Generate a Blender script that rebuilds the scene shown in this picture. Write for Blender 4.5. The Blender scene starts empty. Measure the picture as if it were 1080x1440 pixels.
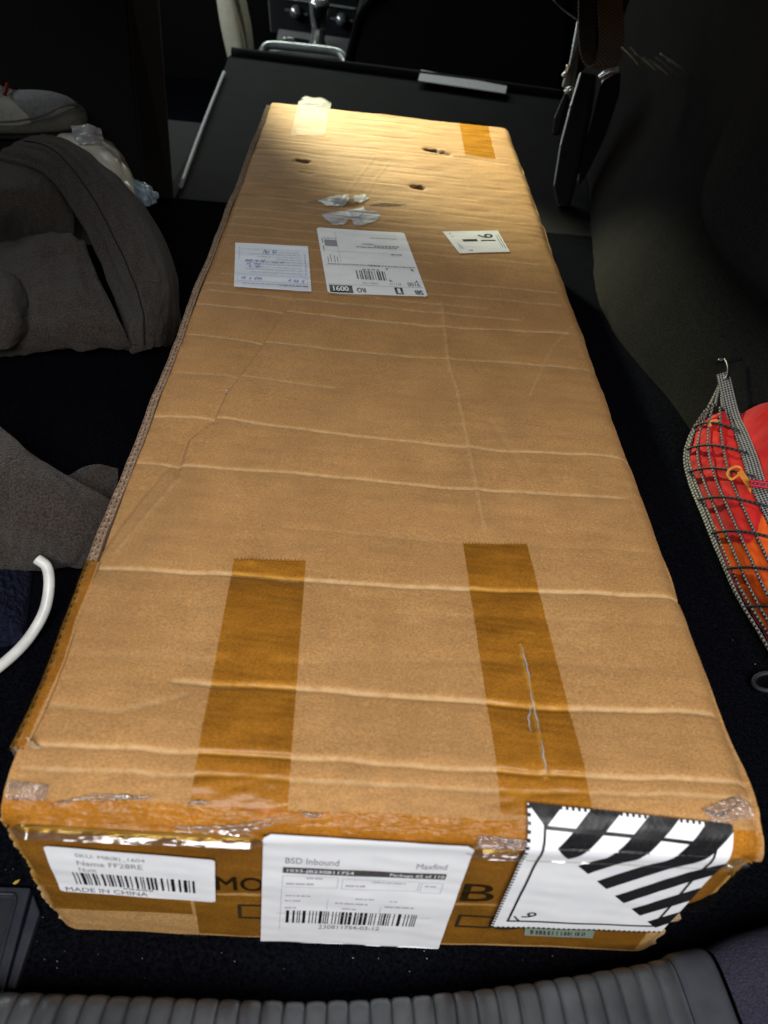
import bpy, bmesh, math, random
import numpy as np
from mathutils import Vector, Matrix

random.seed(7)
rng = np.random.default_rng(7)
SC = bpy.context.scene
COL = SC.collection

# ------------------------------------------------------------------ camera
FPX = 1110.0
CAM_P = np.array([-0.0394, -0.1932, 0.5502])
PITCH, YAW, ROLL = math.radians(41.954), math.radians(4.572), math.radians(-7.092)
_f = np.array([math.sin(YAW)*math.cos(PITCH), math.cos(YAW)*math.cos(PITCH), -math.sin(PITCH)])
_r = np.cross(_f, [0, 0, 1.0]); _r /= np.linalg.norm(_r)
_d = np.cross(_f, _r)
CR = math.cos(ROLL)*_r + math.sin(ROLL)*_d
CD = -math.sin(ROLL)*_r + math.cos(ROLL)*_d
cd = bpy.data.cameras.new('camera')
cam = bpy.data.objects.new('camera', cd); COL.objects.link(cam)
cd.sensor_fit = 'VERTICAL'; cd.sensor_height = 36.0; cd.sensor_width = 27.0
cd.lens = FPX/1440*36.0
cd.clip_start = 0.02; cd.clip_end = 50
M4 = Matrix.Identity(4)
for i in range(3):
    M4[i][0] = CR[i]; M4[i][1] = -CD[i]; M4[i][2] = -_f[i]; M4[i][3] = CAM_P[i]
cam.matrix_world = M4
SC.camera = cam
cd.dof.use_dof = True; cd.dof.focus_distance = 0.72; cd.dof.aperture_fstop = 9.0

# ------------------------------------------------------------------ world and lights
w = bpy.data.worlds.new('World'); SC.world = w; w.use_nodes = True
bg = w.node_tree.nodes['Background']
bg.inputs[0].default_value = (0.75, 0.85, 1.0, 1); bg.inputs[1].default_value = 0.012

def area(name, loc, target, sx, sy, power, color):
    l = bpy.data.lights.new(name, 'AREA'); l.shape = 'RECTANGLE'; l.size = sx; l.size_y = sy
    l.energy = power; l.color = color
    o = bpy.data.objects.new(name, l); COL.objects.link(o); o.location = loc
    o.rotation_euler = (Vector(target)-Vector(loc)).to_track_quat('-Z', 'Y').to_euler()
    return o
# daylight through the open tailgate, above and behind the photographer
area('tailgate_daylight', (0.02, -0.80, 1.22), (0.0, 0.25, 0.1), 1.0, 0.6, 28.5, (1.0, 0.99, 1.0))
# daylight through the windscreen, low and far ahead
area('windscreen_daylight', (-0.50, 3.5, 0.92), (-0.1, 1.0, 0.15), 1.4, 0.45, 24, (0.92, 1.0, 0.90))
# daylight through the left side windows
area('left_window_daylight', (-1.12, 1.95, 0.62), (-0.3, 1.8, 0.1), 1.8, 0.28, 9, (0.92, 0.98, 1.0))
# spot added inside the cabin for the patch of sun on the carton's far end
sl = bpy.data.lights.new('sun_patch_spot', 'SPOT'); sl.energy = 270; sl.color = (1.0, 0.98, 0.62)
sl.spot_size = math.radians(29); sl.spot_blend = 0.6; sl.shadow_soft_size = 0.03
so = bpy.data.objects.new('sun_patch_spot', sl); COL.objects.link(so); so.location = (-0.30, 2.15, 0.70)
so.rotation_euler = (Vector((0.0, 1.34, 0.16))-Vector(so.location)).to_track_quat('-Z', 'Y').to_euler()

SC.view_settings.view_transform = 'Standard'; SC.view_settings.look = 'None'
SC.view_settings.gamma = 1; SC.view_settings.exposure = 0; SC.view_settings.use_curve_mapping = False
SC.cycles.use_denoising = True
SC.cycles.max_bounces = 10; SC.cycles.transparent_max_bounces = 24
SC.cycles.caustics_reflective = False; SC.cycles.caustics_refractive = False

# ------------------------------------------------------------------ helpers
def ray(px, py):
    d = (px-540)/FPX*CR + (py-720)/FPX*CD + _f
    return d
def U(px, py, **k):
    """point of the place behind a photo point, on the plane x=, y= or z="""
    d = ray(px, py); a, v = list(k.items())[0]; i = 'xyz'.index(a)
    t = (v-CAM_P[i])/d[i]
    return CAM_P + t*d

def link(o, parent=None):
    COL.objects.link(o)
    if parent is not None:
        o.parent = parent
    return o
def tag(o, label=None, cat=None, group=None, kind=None):
    if label: o['label'] = label
    if cat: o['category'] = cat
    if group: o['group'] = group
    if kind: o['kind'] = kind
    return o
def empty(name, loc=(0, 0, 0)):
    o = bpy.data.objects.new(name, None); o.empty_display_size = 0.05
    link(o); o.location = loc
    return o
def mesh(name, V, F, mat=None, parent=None, smooth=False, uv=None, attr=None):
    """V world coordinates; the parent's own offset is taken off"""
    V = np.asarray(V, dtype=np.float64).reshape(-1, 3)
    if parent is not None:
        off = np.zeros(3); p = parent
        while p is not None:
            off += np.array(p.location); p = p.parent
        V = V-off
    me = bpy.data.meshes.new(name)
    if isinstance(F, np.ndarray):
        n, k = F.shape
        me.vertices.add(len(V)); me.vertices.foreach_set('co', V.astype(np.float32).ravel())
        me.loops.add(n*k); me.loops.foreach_set('vertex_index', F.astype(np.int32).ravel())
        me.polygons.add(n); me.polygons.foreach_set('loop_start', np.arange(0, n*k, k, dtype=np.int32))
        me.update(calc_edges=True)
    else:
        me.from_pydata([tuple(v) for v in V], [], [tuple(f) for f in F]); me.update()
    if uv is not None:
        uv = np.asarray(uv, dtype=np.float32)
        lay = me.uv_layers.new(name='UVMap')
        idx = np.zeros(len(me.loops), dtype=np.int32); me.loops.foreach_get('vertex_index', idx)
        lay.data.foreach_set('uv', uv[idx].ravel())
    if attr is not None:
        for an, av in attr.items():
            a = me.attributes.new(an, 'FLOAT', 'POINT'); a.data.foreach_set('value', np.asarray(av, dtype=np.float32))
    if smooth:
        me.polygons.foreach_set('use_smooth', np.ones(len(me.polygons), dtype=bool))
    me.validate()
    o = bpy.data.objects.new(name, me)
    if mat is not None: me.materials.append(mat)
    return link(o, parent)
def grid_faces(nr, nc, closed=False):
    i = np.arange(nr-1)[:, None]; j = np.arange(nc if closed else nc-1)[None, :]
    j2 = (j+1) % nc
    a = i*nc+j; b = i*nc+j2; c = (i+1)*nc+j2; d = (i+1)*nc+j
    return np.stack([a, b, c, d], -1).reshape(-1, 4)
def up_faces(V, F):
    """turn a sheet's faces so that they look up and towards the tailgate"""
    V = np.asarray(V).reshape(-1, 3); F = np.asarray(F)
    n = np.cross(V[F[:, 1]]-V[F[:, 0]], V[F[:, 2]]-V[F[:, 0]]).sum(0)
    return F[:, ::-1].copy() if n@np.array([0, -.7, 1.0]) < 0 else F
def boxm(name, lo, hi, mat, parent=None, bevel=0.0, segs=2, warp=None, sub=0):
    bm = bmesh.new(); bmesh.ops.create_cube(bm, size=1)
    lo = np.array(lo); hi = np.array(hi)
    for v in bm.verts:
        v.co = Vector(((np.array(v.co)+.5)*(hi-lo)+lo))
    if bevel: bmesh.ops.bevel(bm, geom=list(bm.edges), offset=bevel, segments=segs, affect='EDGES', profile=.5)
    if sub: bmesh.ops.subdivide_edges(bm, edges=list(bm.edges), cuts=sub, use_grid_fill=True)
    V = np.array([v.co[:] for v in bm.verts]); bm.verts.index_update()
    F = [[v.index for v in f.verts] for f in bm.faces]; bm.free()
    if warp is not None: V = np.array([warp(p) for p in V])
    return mesh(name, V, F, mat, parent, smooth=False)
def prism(name, pts_front, pts_back, mat, parent=None, bevel=0.0):
    """solid between two polygons of equal count"""
    n = len(pts_front); V = list(pts_front)+list(pts_back)
    F = [list(range(n))[::-1], list(range(n, 2*n))]
    for i in range(n):
        j = (i+1) % n; F.append([i, j, n+j, n+i])
    bm = bmesh.new(); vs = [bm.verts.new(tuple(v)) for v in V]
    for f in F: bm.faces.new([vs[k] for k in f])
    bmesh.ops.recalc_face_normals(bm, faces=list(bm.faces))
    if bevel: bmesh.ops.bevel(bm, geom=list(bm.edges), offset=bevel, segments=3, affect='EDGES', profile=.5)
    bm.verts.index_update()
    V = [v.co[:] for v in bm.verts]; F = [[v.index for v in f.verts] for f in bm.faces]; bm.free()
    return mesh(name, V, F, mat, parent)
def catmull(P, n):
    """P (k,...) control points -> n samples along axis 0"""
    P = np.asarray(P, float); k = len(P)
    t = np.linspace(0, k-1, n); i = np.clip(np.floor(t).astype(int), 0, k-2); u = t-i
    g = lambda q: P[np.clip(q, 0, k-1)]
    p0, p1, p2, p3 = g(i-1), g(i), g(i+1), g(i+2)
    p0 = np.where((i-1 < 0).reshape(-1, *[1]*(P.ndim-1)), 2*p1-p2, p0)
    p3 = np.where((i+2 > k-1).reshape(-1, *[1]*(P.ndim-1)), 2*p2-p1, p3)
    u = u.reshape(-1, *[1]*(P.ndim-1))
    return .5*((2*p1)+(-p0+p2)*u+(2*p0-5*p1+4*p2-p3)*u**2+(-p0+3*p1-3*p2+p3)*u**3)
def sheet(G, nr, nc):
    """control grid rows x cols x 3 -> dense grid"""
    A = catmull(G, nr); B = catmull(A.transpose(1, 0, 2), nc).transpose(1, 0, 2)
    return B
def tube(name, path, rad, mat, parent=None, nseg=8, n=60, vscale=1.0, flat=None):
    P = catmull(path, n) if len(path) < n else np.asarray(path, float)
    n = len(P)
    r = np.full(n, rad) if np.isscalar(rad) else np.interp(np.linspace(0, 1, n), np.linspace(0, 1, len(rad)), rad)
    T = np.gradient(P, axis=0); T /= np.linalg.norm(T, axis=1)[:, None]+1e-12
    ref = np.array([0, 0, 1.0]) if abs(T[:, 2]).mean() < .8 else np.array([0, 1.0, 0])
    A = np.cross(T, ref); A /= np.linalg.norm(A, axis=1)[:, None]+1e-12
    B = np.cross(A, T)
    th = np.linspace(0, 2*np.pi, nseg, endpoint=False)
    V = P[:, None, :]+r[:, None, None]*(np.cos(th)[None, :, None]*A[:, None, :]+np.sin(th)[None, :, None]*B[:, None, :])
    L = np.concatenate([[0], np.cumsum(np.linalg.norm(np.diff(P, axis=0), axis=1))])
    uv = np.stack([np.repeat(th[None, :]/(2*np.pi), n, 0), np.repeat(L[:, None]*vscale, nseg, 1)], -1).reshape(-1, 2)
    V = V.reshape(-1, 3); F = [list(f) for f in grid_faces(n, nseg, True)]
    F.append(list(range(nseg))[::-1]); F.append(list(range((n-1)*nseg, n*nseg)))
    return mesh(name, V, F, mat, parent, smooth=True, uv=uv)
def ribbon(name, P, wdir, width, thick, mat, parent=None, n=60):
    """flat strap along path P, width vectors wdir, thickness"""
    P = catmull(P, n); W = catmull(wdir, n); W /= np.linalg.norm(W, axis=1)[:, None]
    T = np.gradient(P, axis=0); T /= np.linalg.norm(T, axis=1)[:, None]
    N = np.cross(T, W); N /= np.linalg.norm(N, axis=1)[:, None]
    L = np.concatenate([[0], np.cumsum(np.linalg.norm(np.diff(P, axis=0), axis=1))])
    c = [(-.5, -.5), (.5, -.5), (.5, .5), (-.5, .5)]
    V = np.stack([P+W*a*width+N*b*thick for a, b in c], 1)
    uv = np.stack([np.stack([np.full(n, (a+.5)*width), L], -1) for a, b in c], 1).reshape(-1, 2)
    F = [list(f) for f in grid_faces(n, 4, True)]; F += [[3, 2, 1, 0], [(n-1)*4+k for k in range(4)]]
    return mesh(name, V.reshape(-1, 3), F, mat, parent, uv=uv)
def snoise(x, y, seed=0, octv=4, base=1.0):
    """cheap smooth noise from random sines"""
    r = np.random.default_rng(seed); out = np.zeros_like(np.asarray(x, float)); a = 1.0; fq = base
    for o in range(octv):
        for k in range(5):
            th = r.uniform(0, 2*np.pi); ph = r.uniform(0, 2*np.pi); g = fq*r.uniform(.7, 1.4)
            out = out+a*np.sin((x*np.cos(th)+y*np.sin(th))*g*2*np.pi+ph)/5
        a *= .5; fq *= 2
    return out

# ------------------------------------------------------------------ materials
def newmat(name):
    m = bpy.data.materials.new(name); m.use_nodes = True
    nt = m.node_tree; nt.nodes.clear()
    out = nt.nodes.new('ShaderNodeOutputMaterial')
    return m, nt, out
def N(nt, t, **k):
    n = nt.nodes.new(t)
    for a, v in k.items():
        if a.startswith('i_'):
            n.inputs[a[2:].replace('_', ' ')].default_value = v
        else: setattr(n, a, v)
    return n
def ramp(nt, fac, stops):
    r = nt.nodes.new('ShaderNodeValToRGB'); e = r.color_ramp.elements
    while len(e) < len(stops): e.new(.5)
    for k, (p, c) in enumerate(stops):
        e[k].position = p; e[k].color = (*c, 1) if len(c) == 3 else c
    nt.links.new(fac, r.inputs[0]); return r
def mixc(nt, fac, a, b, mode='MIX'):
    m = nt.nodes.new('ShaderNodeMix'); m.data_type = 'RGBA'; m.blend_type = mode
    L = nt.links.new
    for sock, v in ((m.inputs[0], fac), (m.inputs[6], a), (m.inputs[7], b)):
        if hasattr(v, 'links'): L(v, sock)
        elif isinstance(v, (int, float)): sock.default_value = v
        else: sock.default_value = (*v, 1)
    return m.outputs[2]
def noise_mat(name, c1, c2, scale=200, rough=.8, bump=.2, bscale=None, dist=.001, spec=.3, detail=6, sheen=0.0, stretch=(1, 1, 1), speck=None, metallic=0.0):
    m, nt, out = newmat(name); L = nt.links.new
    tc = N(nt, 'ShaderNodeTexCoord'); mp = N(nt, 'ShaderNodeMapping'); mp.inputs['Scale'].default_value = stretch
    L(tc.outputs['Object'], mp.inputs[0])
    n1 = N(nt, 'ShaderNodeTexNoise'); n1.inputs['Scale'].default_value = scale; n1.inputs['Detail'].default_value = detail
    L(mp.outputs[0], n1.inputs['Vector'])
    r = ramp(nt, n1.outputs['Fac'], [(.3, c1), (.7, c2)])
    col = r.outputs[0]
    if speck:
        n3 = N(nt, 'ShaderNodeTexNoise'); n3.inputs['Scale'].default_value = speck[0]; n3.inputs['Detail'].default_value = 2
        L(tc.outputs['Object'], n3.inputs['Vector'])
        r3 = ramp(nt, n3.outputs['Fac'], [(speck[1], (0, 0, 0)), (speck[1]+.03, (1, 1, 1))])
        col = mixc(nt, r3.outputs[0], col, speck[2])
    b = N(nt, 'ShaderNodeBsdfPrincipled'); b.inputs['Roughness'].default_value = rough
    b.inputs['Specular IOR Level'].default_value = spec; b.inputs['Metallic'].default_value = metallic
    if sheen: b.inputs['Sheen Weight'].default_value = sheen; b.inputs['Sheen Roughness'].default_value = .4
    L(col, b.inputs['Base Color'])
    if bump:
        n2 = N(nt, 'ShaderNodeTexNoise'); n2.inputs['Scale'].default_value = bscale or scale; n2.inputs['Detail'].default_value = 4
        L(mp.outputs[0], n2.inputs['Vector'])
        bp = N(nt, 'ShaderNodeBump'); bp.inputs['Strength'].default_value = bump; bp.inputs['Distance'].default_value = dist
        L(n2.outputs['Fac'], bp.inputs['Height']); L(bp.outputs[0], b.inputs['Normal'])
    L(b.outputs[0], out.inputs[0]); return m
def plain(name, c, rough=.5, spec=.5, metallic=0.0, coat=0.0):
    m, nt, out = newmat(name)
    tc = N(nt, 'ShaderNodeTexCoord'); n1 = N(nt, 'ShaderNodeTexNoise'); n1.inputs['Scale'].default_value = 90
    nt.links.new(tc.outputs['Object'], n1.inputs['Vector'])
    r = ramp(nt, n1.outputs['Fac'], [(.3, tuple(x*.85 for x in c)), (.7, tuple(min(1, x*1.1) for x in c))])
    b = N(nt, 'ShaderNodeBsdfPrincipled'); nt.links.new(r.outputs[0], b.inputs['Base Color'])
    b.inputs['Roughness'].default_value = rough; b.inputs['Specular IOR Level'].default_value = spec
    b.inputs['Metallic'].default_value = metallic; b.inputs['Coat Weight'].default_value = coat
    nt.links.new(b.outputs[0], out.inputs[0]); return m

def cardboard_mat(name, base=(.415, .220, .078), dark=.58, light=1.42, flute_axis='Y', wear_glint=True):
    m, nt, out = newmat(name); L = nt.links.new
    tc = N(nt, 'ShaderNodeTexCoord')
    def noise(scale, detail=5, stretch=None, rough=.6):
        n = N(nt, 'ShaderNodeTexNoise'); n.inputs['Scale'].default_value = scale; n.inputs['Detail'].default_value = detail
        n.inputs['Roughness'].default_value = rough
        if stretch:
            mp = N(nt, 'ShaderNodeMapping'); mp.inputs['Scale'].default_value = stretch
            L(tc.outputs['Object'], mp.inputs[0]); L(mp.outputs[0], n.inputs['Vector'])
        else: L(tc.outputs['Object'], n.inputs['Vector'])
        return n.outputs['Fac']
    fine = noise(620, 5, (1, 1.4, 1), .85)
    r1 = ramp(nt, fine, [(.33, tuple(c*dark for c in base)), (.5, base), (.68, tuple(c*light for c in base))])
    mott = noise(26, 6)
    r2 = ramp(nt, mott, [(.3, (.88, .87, .85)), (.7, (1.1, 1.1, 1.1))])
    col = mixc(nt, 1.0, r1.outputs[0], r2.outputs[0], 'MULTIPLY')
    fib = noise(900, 2, (.35, 1, 1))
    r3 = ramp(nt, fib, [(.70, (0, 0, 0)), (.78, (1, 1, 1))])
    col = mixc(nt, r3.outputs[0], col, (.66, .43, .21))
    if wear_glint:
        at = N(nt, 'ShaderNodeAttribute', attribute_name='wear_glint')
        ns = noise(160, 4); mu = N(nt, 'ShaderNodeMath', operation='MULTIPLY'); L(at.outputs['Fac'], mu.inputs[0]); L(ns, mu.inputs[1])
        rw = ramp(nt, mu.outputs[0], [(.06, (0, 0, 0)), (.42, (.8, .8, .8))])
        col = mixc(nt, rw.outputs[0], col, (.62, .43, .22))  # pale worn creases, with the crease highlight also put into the colour
    sm = noise(7, 7, (1, .6, 1), .7)
    rs = ramp(nt, sm, [(.52, (0, 0, 0)), (.72, (.45, .45, .45))])
    col = mixc(nt, rs.outputs[0], col, (.25, .145, .06))
    sg = noise(45, 8, (.8, 1, 1), .8)
    rg = ramp(nt, sg, [(.60, (0, 0, 0)), (.76, (.4, .4, .4))])
    col = mixc(nt, rg.outputs[0], col, (.52, .34, .15))
    b = N(nt, 'ShaderNodeBsdfPrincipled'); b.inputs['Roughness'].default_value = .82; b.inputs['Specular IOR Level'].default_value = .25
    L(col, b.inputs['Base Color'])
    wv = N(nt, 'ShaderNodeTexWave', wave_type='BANDS', bands_direction=flute_axis); wv.inputs['Scale'].default_value = 21
    wv.inputs['Distortion'].default_value = .5; wv.inputs['Detail'].default_value = 2; wv.inputs['Detail Scale'].default_value = 1.0
    L(tc.outputs['Object'], wv.inputs['Vector'])
    b1 = N(nt, 'ShaderNodeBump'); b1.inputs['Strength'].default_value = .2; b1.inputs['Distance'].default_value = .0006
    L(wv.outputs['Fac'], b1.inputs['Height'])
    b2 = N(nt, 'ShaderNodeBump'); b2.inputs['Strength'].default_value = .35; b2.inputs['Distance'].default_value = .0004
    L(fine, b2.inputs['Height']); L(b1.outputs[0], b2.inputs['Normal']); L(b2.outputs[0], b.inputs['Normal'])
    L(b.outputs[0], out.inputs[0]); return m

def film_mat(name, tint, rough=.12, gloss=1.0, wrinkle=.25, wscale=70, haze=0.0):
    """adhesive tape or plastic film: tinted see-through sheet with a glossy face"""
    m, nt, out = newmat(name); L = nt.links.new
    tc = N(nt, 'ShaderNodeTexCoord')
    tr = N(nt, 'ShaderNodeBsdfTransparent')
    n0 = N(nt, 'ShaderNodeTexNoise'); n0.inputs['Scale'].default_value = 40; n0.inputs['Detail'].default_value = 5
    L(tc.outputs['Object'], n0.inputs['Vector'])
    r = ramp(nt, n0.outputs['Fac'], [(.3, tuple(c*.92 for c in tint)), (.7, tuple(min(1, c*1.06) for c in tint))])
    L(r.outputs[0], tr.inputs[0])
    gl = N(nt, 'ShaderNodeBsdfGlossy'); gl.inputs['Roughness'].default_value = rough; gl.inputs[0].default_value = (1, 1, 1, 1)
    fr = N(nt, 'ShaderNodeFresnel'); fr.inputs['IOR'].default_value = 1.5
    n1 = N(nt, 'ShaderNodeTexNoise'); n1.inputs['Scale'].default_value = wscale; n1.inputs['Detail'].default_value = 3
    mp = N(nt, 'ShaderNodeMapping'); mp.inputs['Scale'].default_value = (.5, 1.6, 1.6)
    L(tc.outputs['Object'], mp.inputs[0]); L(mp.outputs[0], n1.inputs['Vector'])
    bp = N(nt, 'ShaderNodeBump'); bp.inputs['Strength'].default_value = wrinkle; bp.inputs['Distance'].default_value = .004
    L(n1.outputs['Fac'], bp.inputs['Height']); L(bp.outputs[0], gl.inputs['Normal'])
    mu = N(nt, 'ShaderNodeMath', operation='MULTIPLY'); L(fr.outputs[0], mu.inputs[0]); mu.inputs[1].default_value = gloss*.7
    base = tr.outputs[0]
    if haze:
        df = N(nt, 'ShaderNodeBsdfDiffuse'); df.inputs[0].default_value = (.72, .74, .80, 1)
        mh = N(nt, 'ShaderNodeMixShader'); mh.inputs[0].default_value = haze; L(base, mh.inputs[1]); L(df.outputs[0], mh.inputs[2]); base = mh.outputs[0]
    mx = N(nt, 'ShaderNodeMixShader'); L(mu.outputs[0], mx.inputs[0]); L(base, mx.inputs[1]); L(gl.outputs[0], mx.inputs[2])
    L(mx.outputs[0], out.inputs[0]); return m

def braid_mat(name, c1, c2, su, sv, uv=True, bump=.6):
    m, nt, out = newmat(name); L = nt.links.new
    tc = N(nt, 'ShaderNodeTexCoord'); mp = N(nt, 'ShaderNodeMapping'); mp.inputs['Scale'].default_value = (su, sv, 1)
    mp.inputs['Rotation'].default_value = (0, 0, math.radians(45) if su == sv else 0)
    L(tc.outputs['UV'], mp.inputs[0])
    ck = N(nt, 'ShaderNodeTexChecker'); ck.inputs['Scale'].default_value = 1.0
    ck.inputs[1].default_value = (*c1, 1); ck.inputs[2].default_value = (*c2, 1)
    nz = N(nt, 'ShaderNodeTexNoise'); nz.inputs['Scale'].default_value = 3.0
    ad = N(nt, 'ShaderNodeVectorMath', operation='MULTIPLY_ADD'); ad.inputs[1].default_value = (.5, .5, 0)
    L(mp.outputs[0], nz.inputs['Vector']); L(nz.outputs['Color'], ad.inputs[0]); L(mp.outputs[0], ad.inputs[2]); L(ad.outputs[0], ck.inputs[0])
    b = N(nt, 'ShaderNodeBsdfPrincipled'); b.inputs['Roughness'].default_value = .7
    L(ck.outputs[0], b.inputs['Base Color'])
    bp = N(nt, 'ShaderNodeBump'); bp.inputs['Strength'].default_value = bump; bp.inputs['Distance'].default_value = .001
    L(ck.outputs[1], bp.inputs['Height']); L(bp.outputs[0], b.inputs['Normal'])
    L(b.outputs[0], out.inputs[0]); return m

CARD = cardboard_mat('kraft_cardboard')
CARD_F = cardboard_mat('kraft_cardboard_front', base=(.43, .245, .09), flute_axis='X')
CARD_IN = cardboard_mat('kraft_torn_fibre', base=(.46, .32, .18), wear_glint=False)
FLUTE = noise_mat('raw_flute_paper', (.17, .11, .07), (.34, .24, .16), 300, .9, .3)
DARKCARD = noise_mat('torn_hole_brown', (.10, .055, .025), (.20, .115, .05), 300, .9, .4)
TAPE = film_mat('amber_packing_tape', (.95, .82, .45), rough=.30, gloss=.6, wrinkle=.25)
TAPE_FAR = film_mat('amber_tape_flat', (.92, .78, .40), rough=.12, gloss=.12, wrinkle=.1)
TAPE_F = film_mat('amber_tape_wrinkled', (.94, .80, .42), rough=.18, gloss=.6, wrinkle=.6, wscale=200)
CLEAR = film_mat('clear_tape_wrinkled', (.93, .90, .86), rough=.10, gloss=2.2, wrinkle=.7, wscale=150, haze=.10)
GLARE = film_mat('shiny_tape', (.9, .82, .6), rough=.28, gloss=.42, wrinkle=.9, wscale=300, haze=.04)
SEAM = film_mat('seam_tape', (.93, .90, .84), rough=.10, gloss=3.2, wrinkle=.35, wscale=60, haze=.03)
POUCH = film_mat('clear_pouch_remnant', (.86, .88, .93), rough=.3, gloss=.4, wrinkle=.3, wscale=60, haze=.5)
PAPER = noise_mat('label_paper', (.84, .85, .87), (.90, .91, .92), 60, .55, .08, 90, .0006, spec=.4)
PAPER_FORM = noise_mat('form_paper', (.66, .71, .82), (.72, .77, .88), 60, .5, .08, 90, .0006, spec=.4)
INK = noise_mat('black_ink', (.007, .007, .008), (.016, .016, .017), 500, .35, 0)
INK_GREY = noise_mat('grey_thermal_ink', (.16, .16, .18), (.34, .34, .36), 900, .6, 0)
INK_FAINT = noise_mat('faint_grey_ink', (.40, .40, .43), (.56, .56, .6), 900, .6, 0)
INK_BLUE = noise_mat('blue_pen_ink', (.06, .09, .36), (.12, .17, .5), 500, .5, 0)
INK_BAR = noise_mat('faded_bar_ink', (.05, .045, .045), (.10, .09, .09), 400, .5, 0)
INK_BOX = noise_mat('carton_print_ink', (.02, .014, .008), (.045, .03, .015), 600, .6, 0)
CARPET = noise_mat('trunk_carpet', (.0014, .0016, .0026), (.0065, .0070, .0098), 420, 1.0, 1.0, 900, .002, spec=.0, speck=(330, .78, (.03, .03, .045)))
FELT = noise_mat('side_felt', (.0045, .0045, .0048), (.017, .0168, .0166), 500, 1.0, .8, 800, .0015, spec=.0, sheen=.04)
RUBBER = noise_mat('sill_rubber', (.030, .033, .036), (.072, .077, .082), 30, .32, .4, 700, .0006, spec=.55)
RUBBER_D = noise_mat('sill_rubber_smooth', (.040, .043, .052), (.055, .058, .068), 90, .6, .3, 1200, .0004, spec=.35)
FELT_P = noise_mat('sill_side_felt', (.022, .021, .035), (.05, .048, .07), 700, .95, .8, 900, .0015, spec=.1)
FLEECE = noise_mat('brown_grey_fleece', (.026, .0208, .0172), (.078, .064, .0535), 520, .95, 1.0, 430, .0035, spec=.03, sheen=.12)
BLACKP = plain('black_plastic', (.010, .011, .014), .32, .5)
BLACKM = plain('black_matte_plastic', (.012, .013, .017), .6, .4)
TRAYP = noise_mat('tray_plastic', (.016, .018, .026), (.026, .029, .038), 120, .45, .25, 900, .0004, spec=.5)
LEATHER = noise_mat('black_leatherette', (.0012, .0016, .002), (.0045, .0055, .0062), 14, .9, .6, 600, .0008, spec=.05)
SEATCLOTH = noise_mat('black_seat_cloth', (.005, .005, .006), (.011, .011, .012), 500, .9, .5, 700, .001, spec=.1)
CREAM = noise_mat('cream_leather', (.62, .60, .46), (.72, .70, .56), 60, .45, .15, 400, .0005)
CHROME = plain('polished_metal', (.72, .74, .77), .18, .5, .75)
ALU = plain('brushed_metal', (.62, .68, .68), .38, .5, .6)
GREYPIPE = noise_mat('grey_piping', (.16, .18, .20), (.22, .24, .27), 300, .6, .2)
WHITEC = plain('white_cable_sheath', (.72, .72, .68), .35, .5)
PAPERSTRIP = noise_mat('grey_white_paper', (.34, .35, .37), (.42, .43, .45), 90, .8, .1)
BAGFILM = noise_mat('ivory_plastic_bag', (.66, .66, .54), (.78, .78, .66), 40, .28, .35, 60, .004, spec=.6)
BAGSILVER = noise_mat('silver_foil', (.35, .36, .37), (.6, .6, .6), 60, .25, .5, 70, .004, spec=.5, metallic=.1)
BLUEFILM = noise_mat('pale_blue_plastic', (.22, .31, .40), (.36, .46, .55), 70, .3, .4, 80, .003, spec=.6)
SHOE_G = noise_mat('shoe_grey_suede', (.15, .155, .16), (.24, .245, .25), 200, .8, .3, 500, .001, sheen=.2)
SHOE_S = noise_mat('shoe_rubber_taupe', (.095, .092, .075), (.13, .125, .10), 120, .6, .15, 400, .0005)
SHOE_D = noise_mat('shoe_dark_sole', (.012, .012, .012), (.022, .022, .022), 120, .7, .3, 300, .001)
SHOE_L = noise_mat('shoe_pale_panel', (.34, .34, .30), (.44, .44, .40), 150, .6, .2, 300, .0008)
REDLACE = noise_mat('red_lace', (.12, .008, .007), (.2, .014, .010), 400, .8, .4)
REDBAG = noise_mat('red_nylon', (.58, .014, .016), (.72, .030, .024), 60, .75, .25, 120, .0015, spec=.15, sheen=.1)
ORANGEBAG = noise_mat('orange_nylon', (.86, .10, .012), (.95, .15, .02), 60, .7, .25, 120, .0015, spec=.15)
TAB = noise_mat('orange_pull_tab', (.80, .25, .03), (.9, .34, .06), 200, .5, .2)
REDCORD = noise_mat('crimson_cord', (.40, .004, .03), (.55, .012, .05), 400, .5, .3)
NETM = braid_mat('net_cord_braid', (.008, .008, .009), (.27, .27, .26), 3, 420)
NETB = braid_mat('net_cord_black', (.006, .006, .007), (.05, .05, .05), 3, 420)
STRAPM = braid_mat('elastic_strap_weave', (.006, .006, .007), (.34, .34, .34), 430, 430)
WEB = braid_mat('black_webbing', (.03, .027, .025), (.11, .10, .09), 220, 330)
LINT = plain('pale_lint', (.5, .5, .46), .8, .2)
LEAFF = plain('dry_leaf_flake', (.45, .30, .06), .7, .2)

# ------------------------------------------------------------------ the carton: surface in (x, s)
HB = 0.1647; LB = 1.206; WX = 0.20
_prof = np.array([(.036, HB), (.022, HB-.0022), (.010, HB-.0065), (.0035, HB-.0110), (-.0005, HB-.0165), (-.0012, HB-.0215),
                  (-.0004, HB-.0270), (.0, HB-.034), (.0, HB-.06), (.0, HB-.11), (.0, .0)])
def _chaikin(P, k=2):
    for _ in range(k):
        a = P[:-1]*.75+P[1:]*.25; b = P[:-1]*.25+P[1:]*.75
        Q = np.empty((2*len(a), 2)); Q[0::2] = a; Q[1::2] = b
        P = np.vstack([P[:1], Q, P[-1:]])
    return P
S_T = .036
PROF = _chaikin(_prof)
_pl = np.concatenate([[0], np.cumsum(np.linalg.norm(np.diff(PROF, axis=0), axis=1))])
PS = S_T-_pl                                   # s along the profile, falling
S_MIN = PS[-1]
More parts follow.
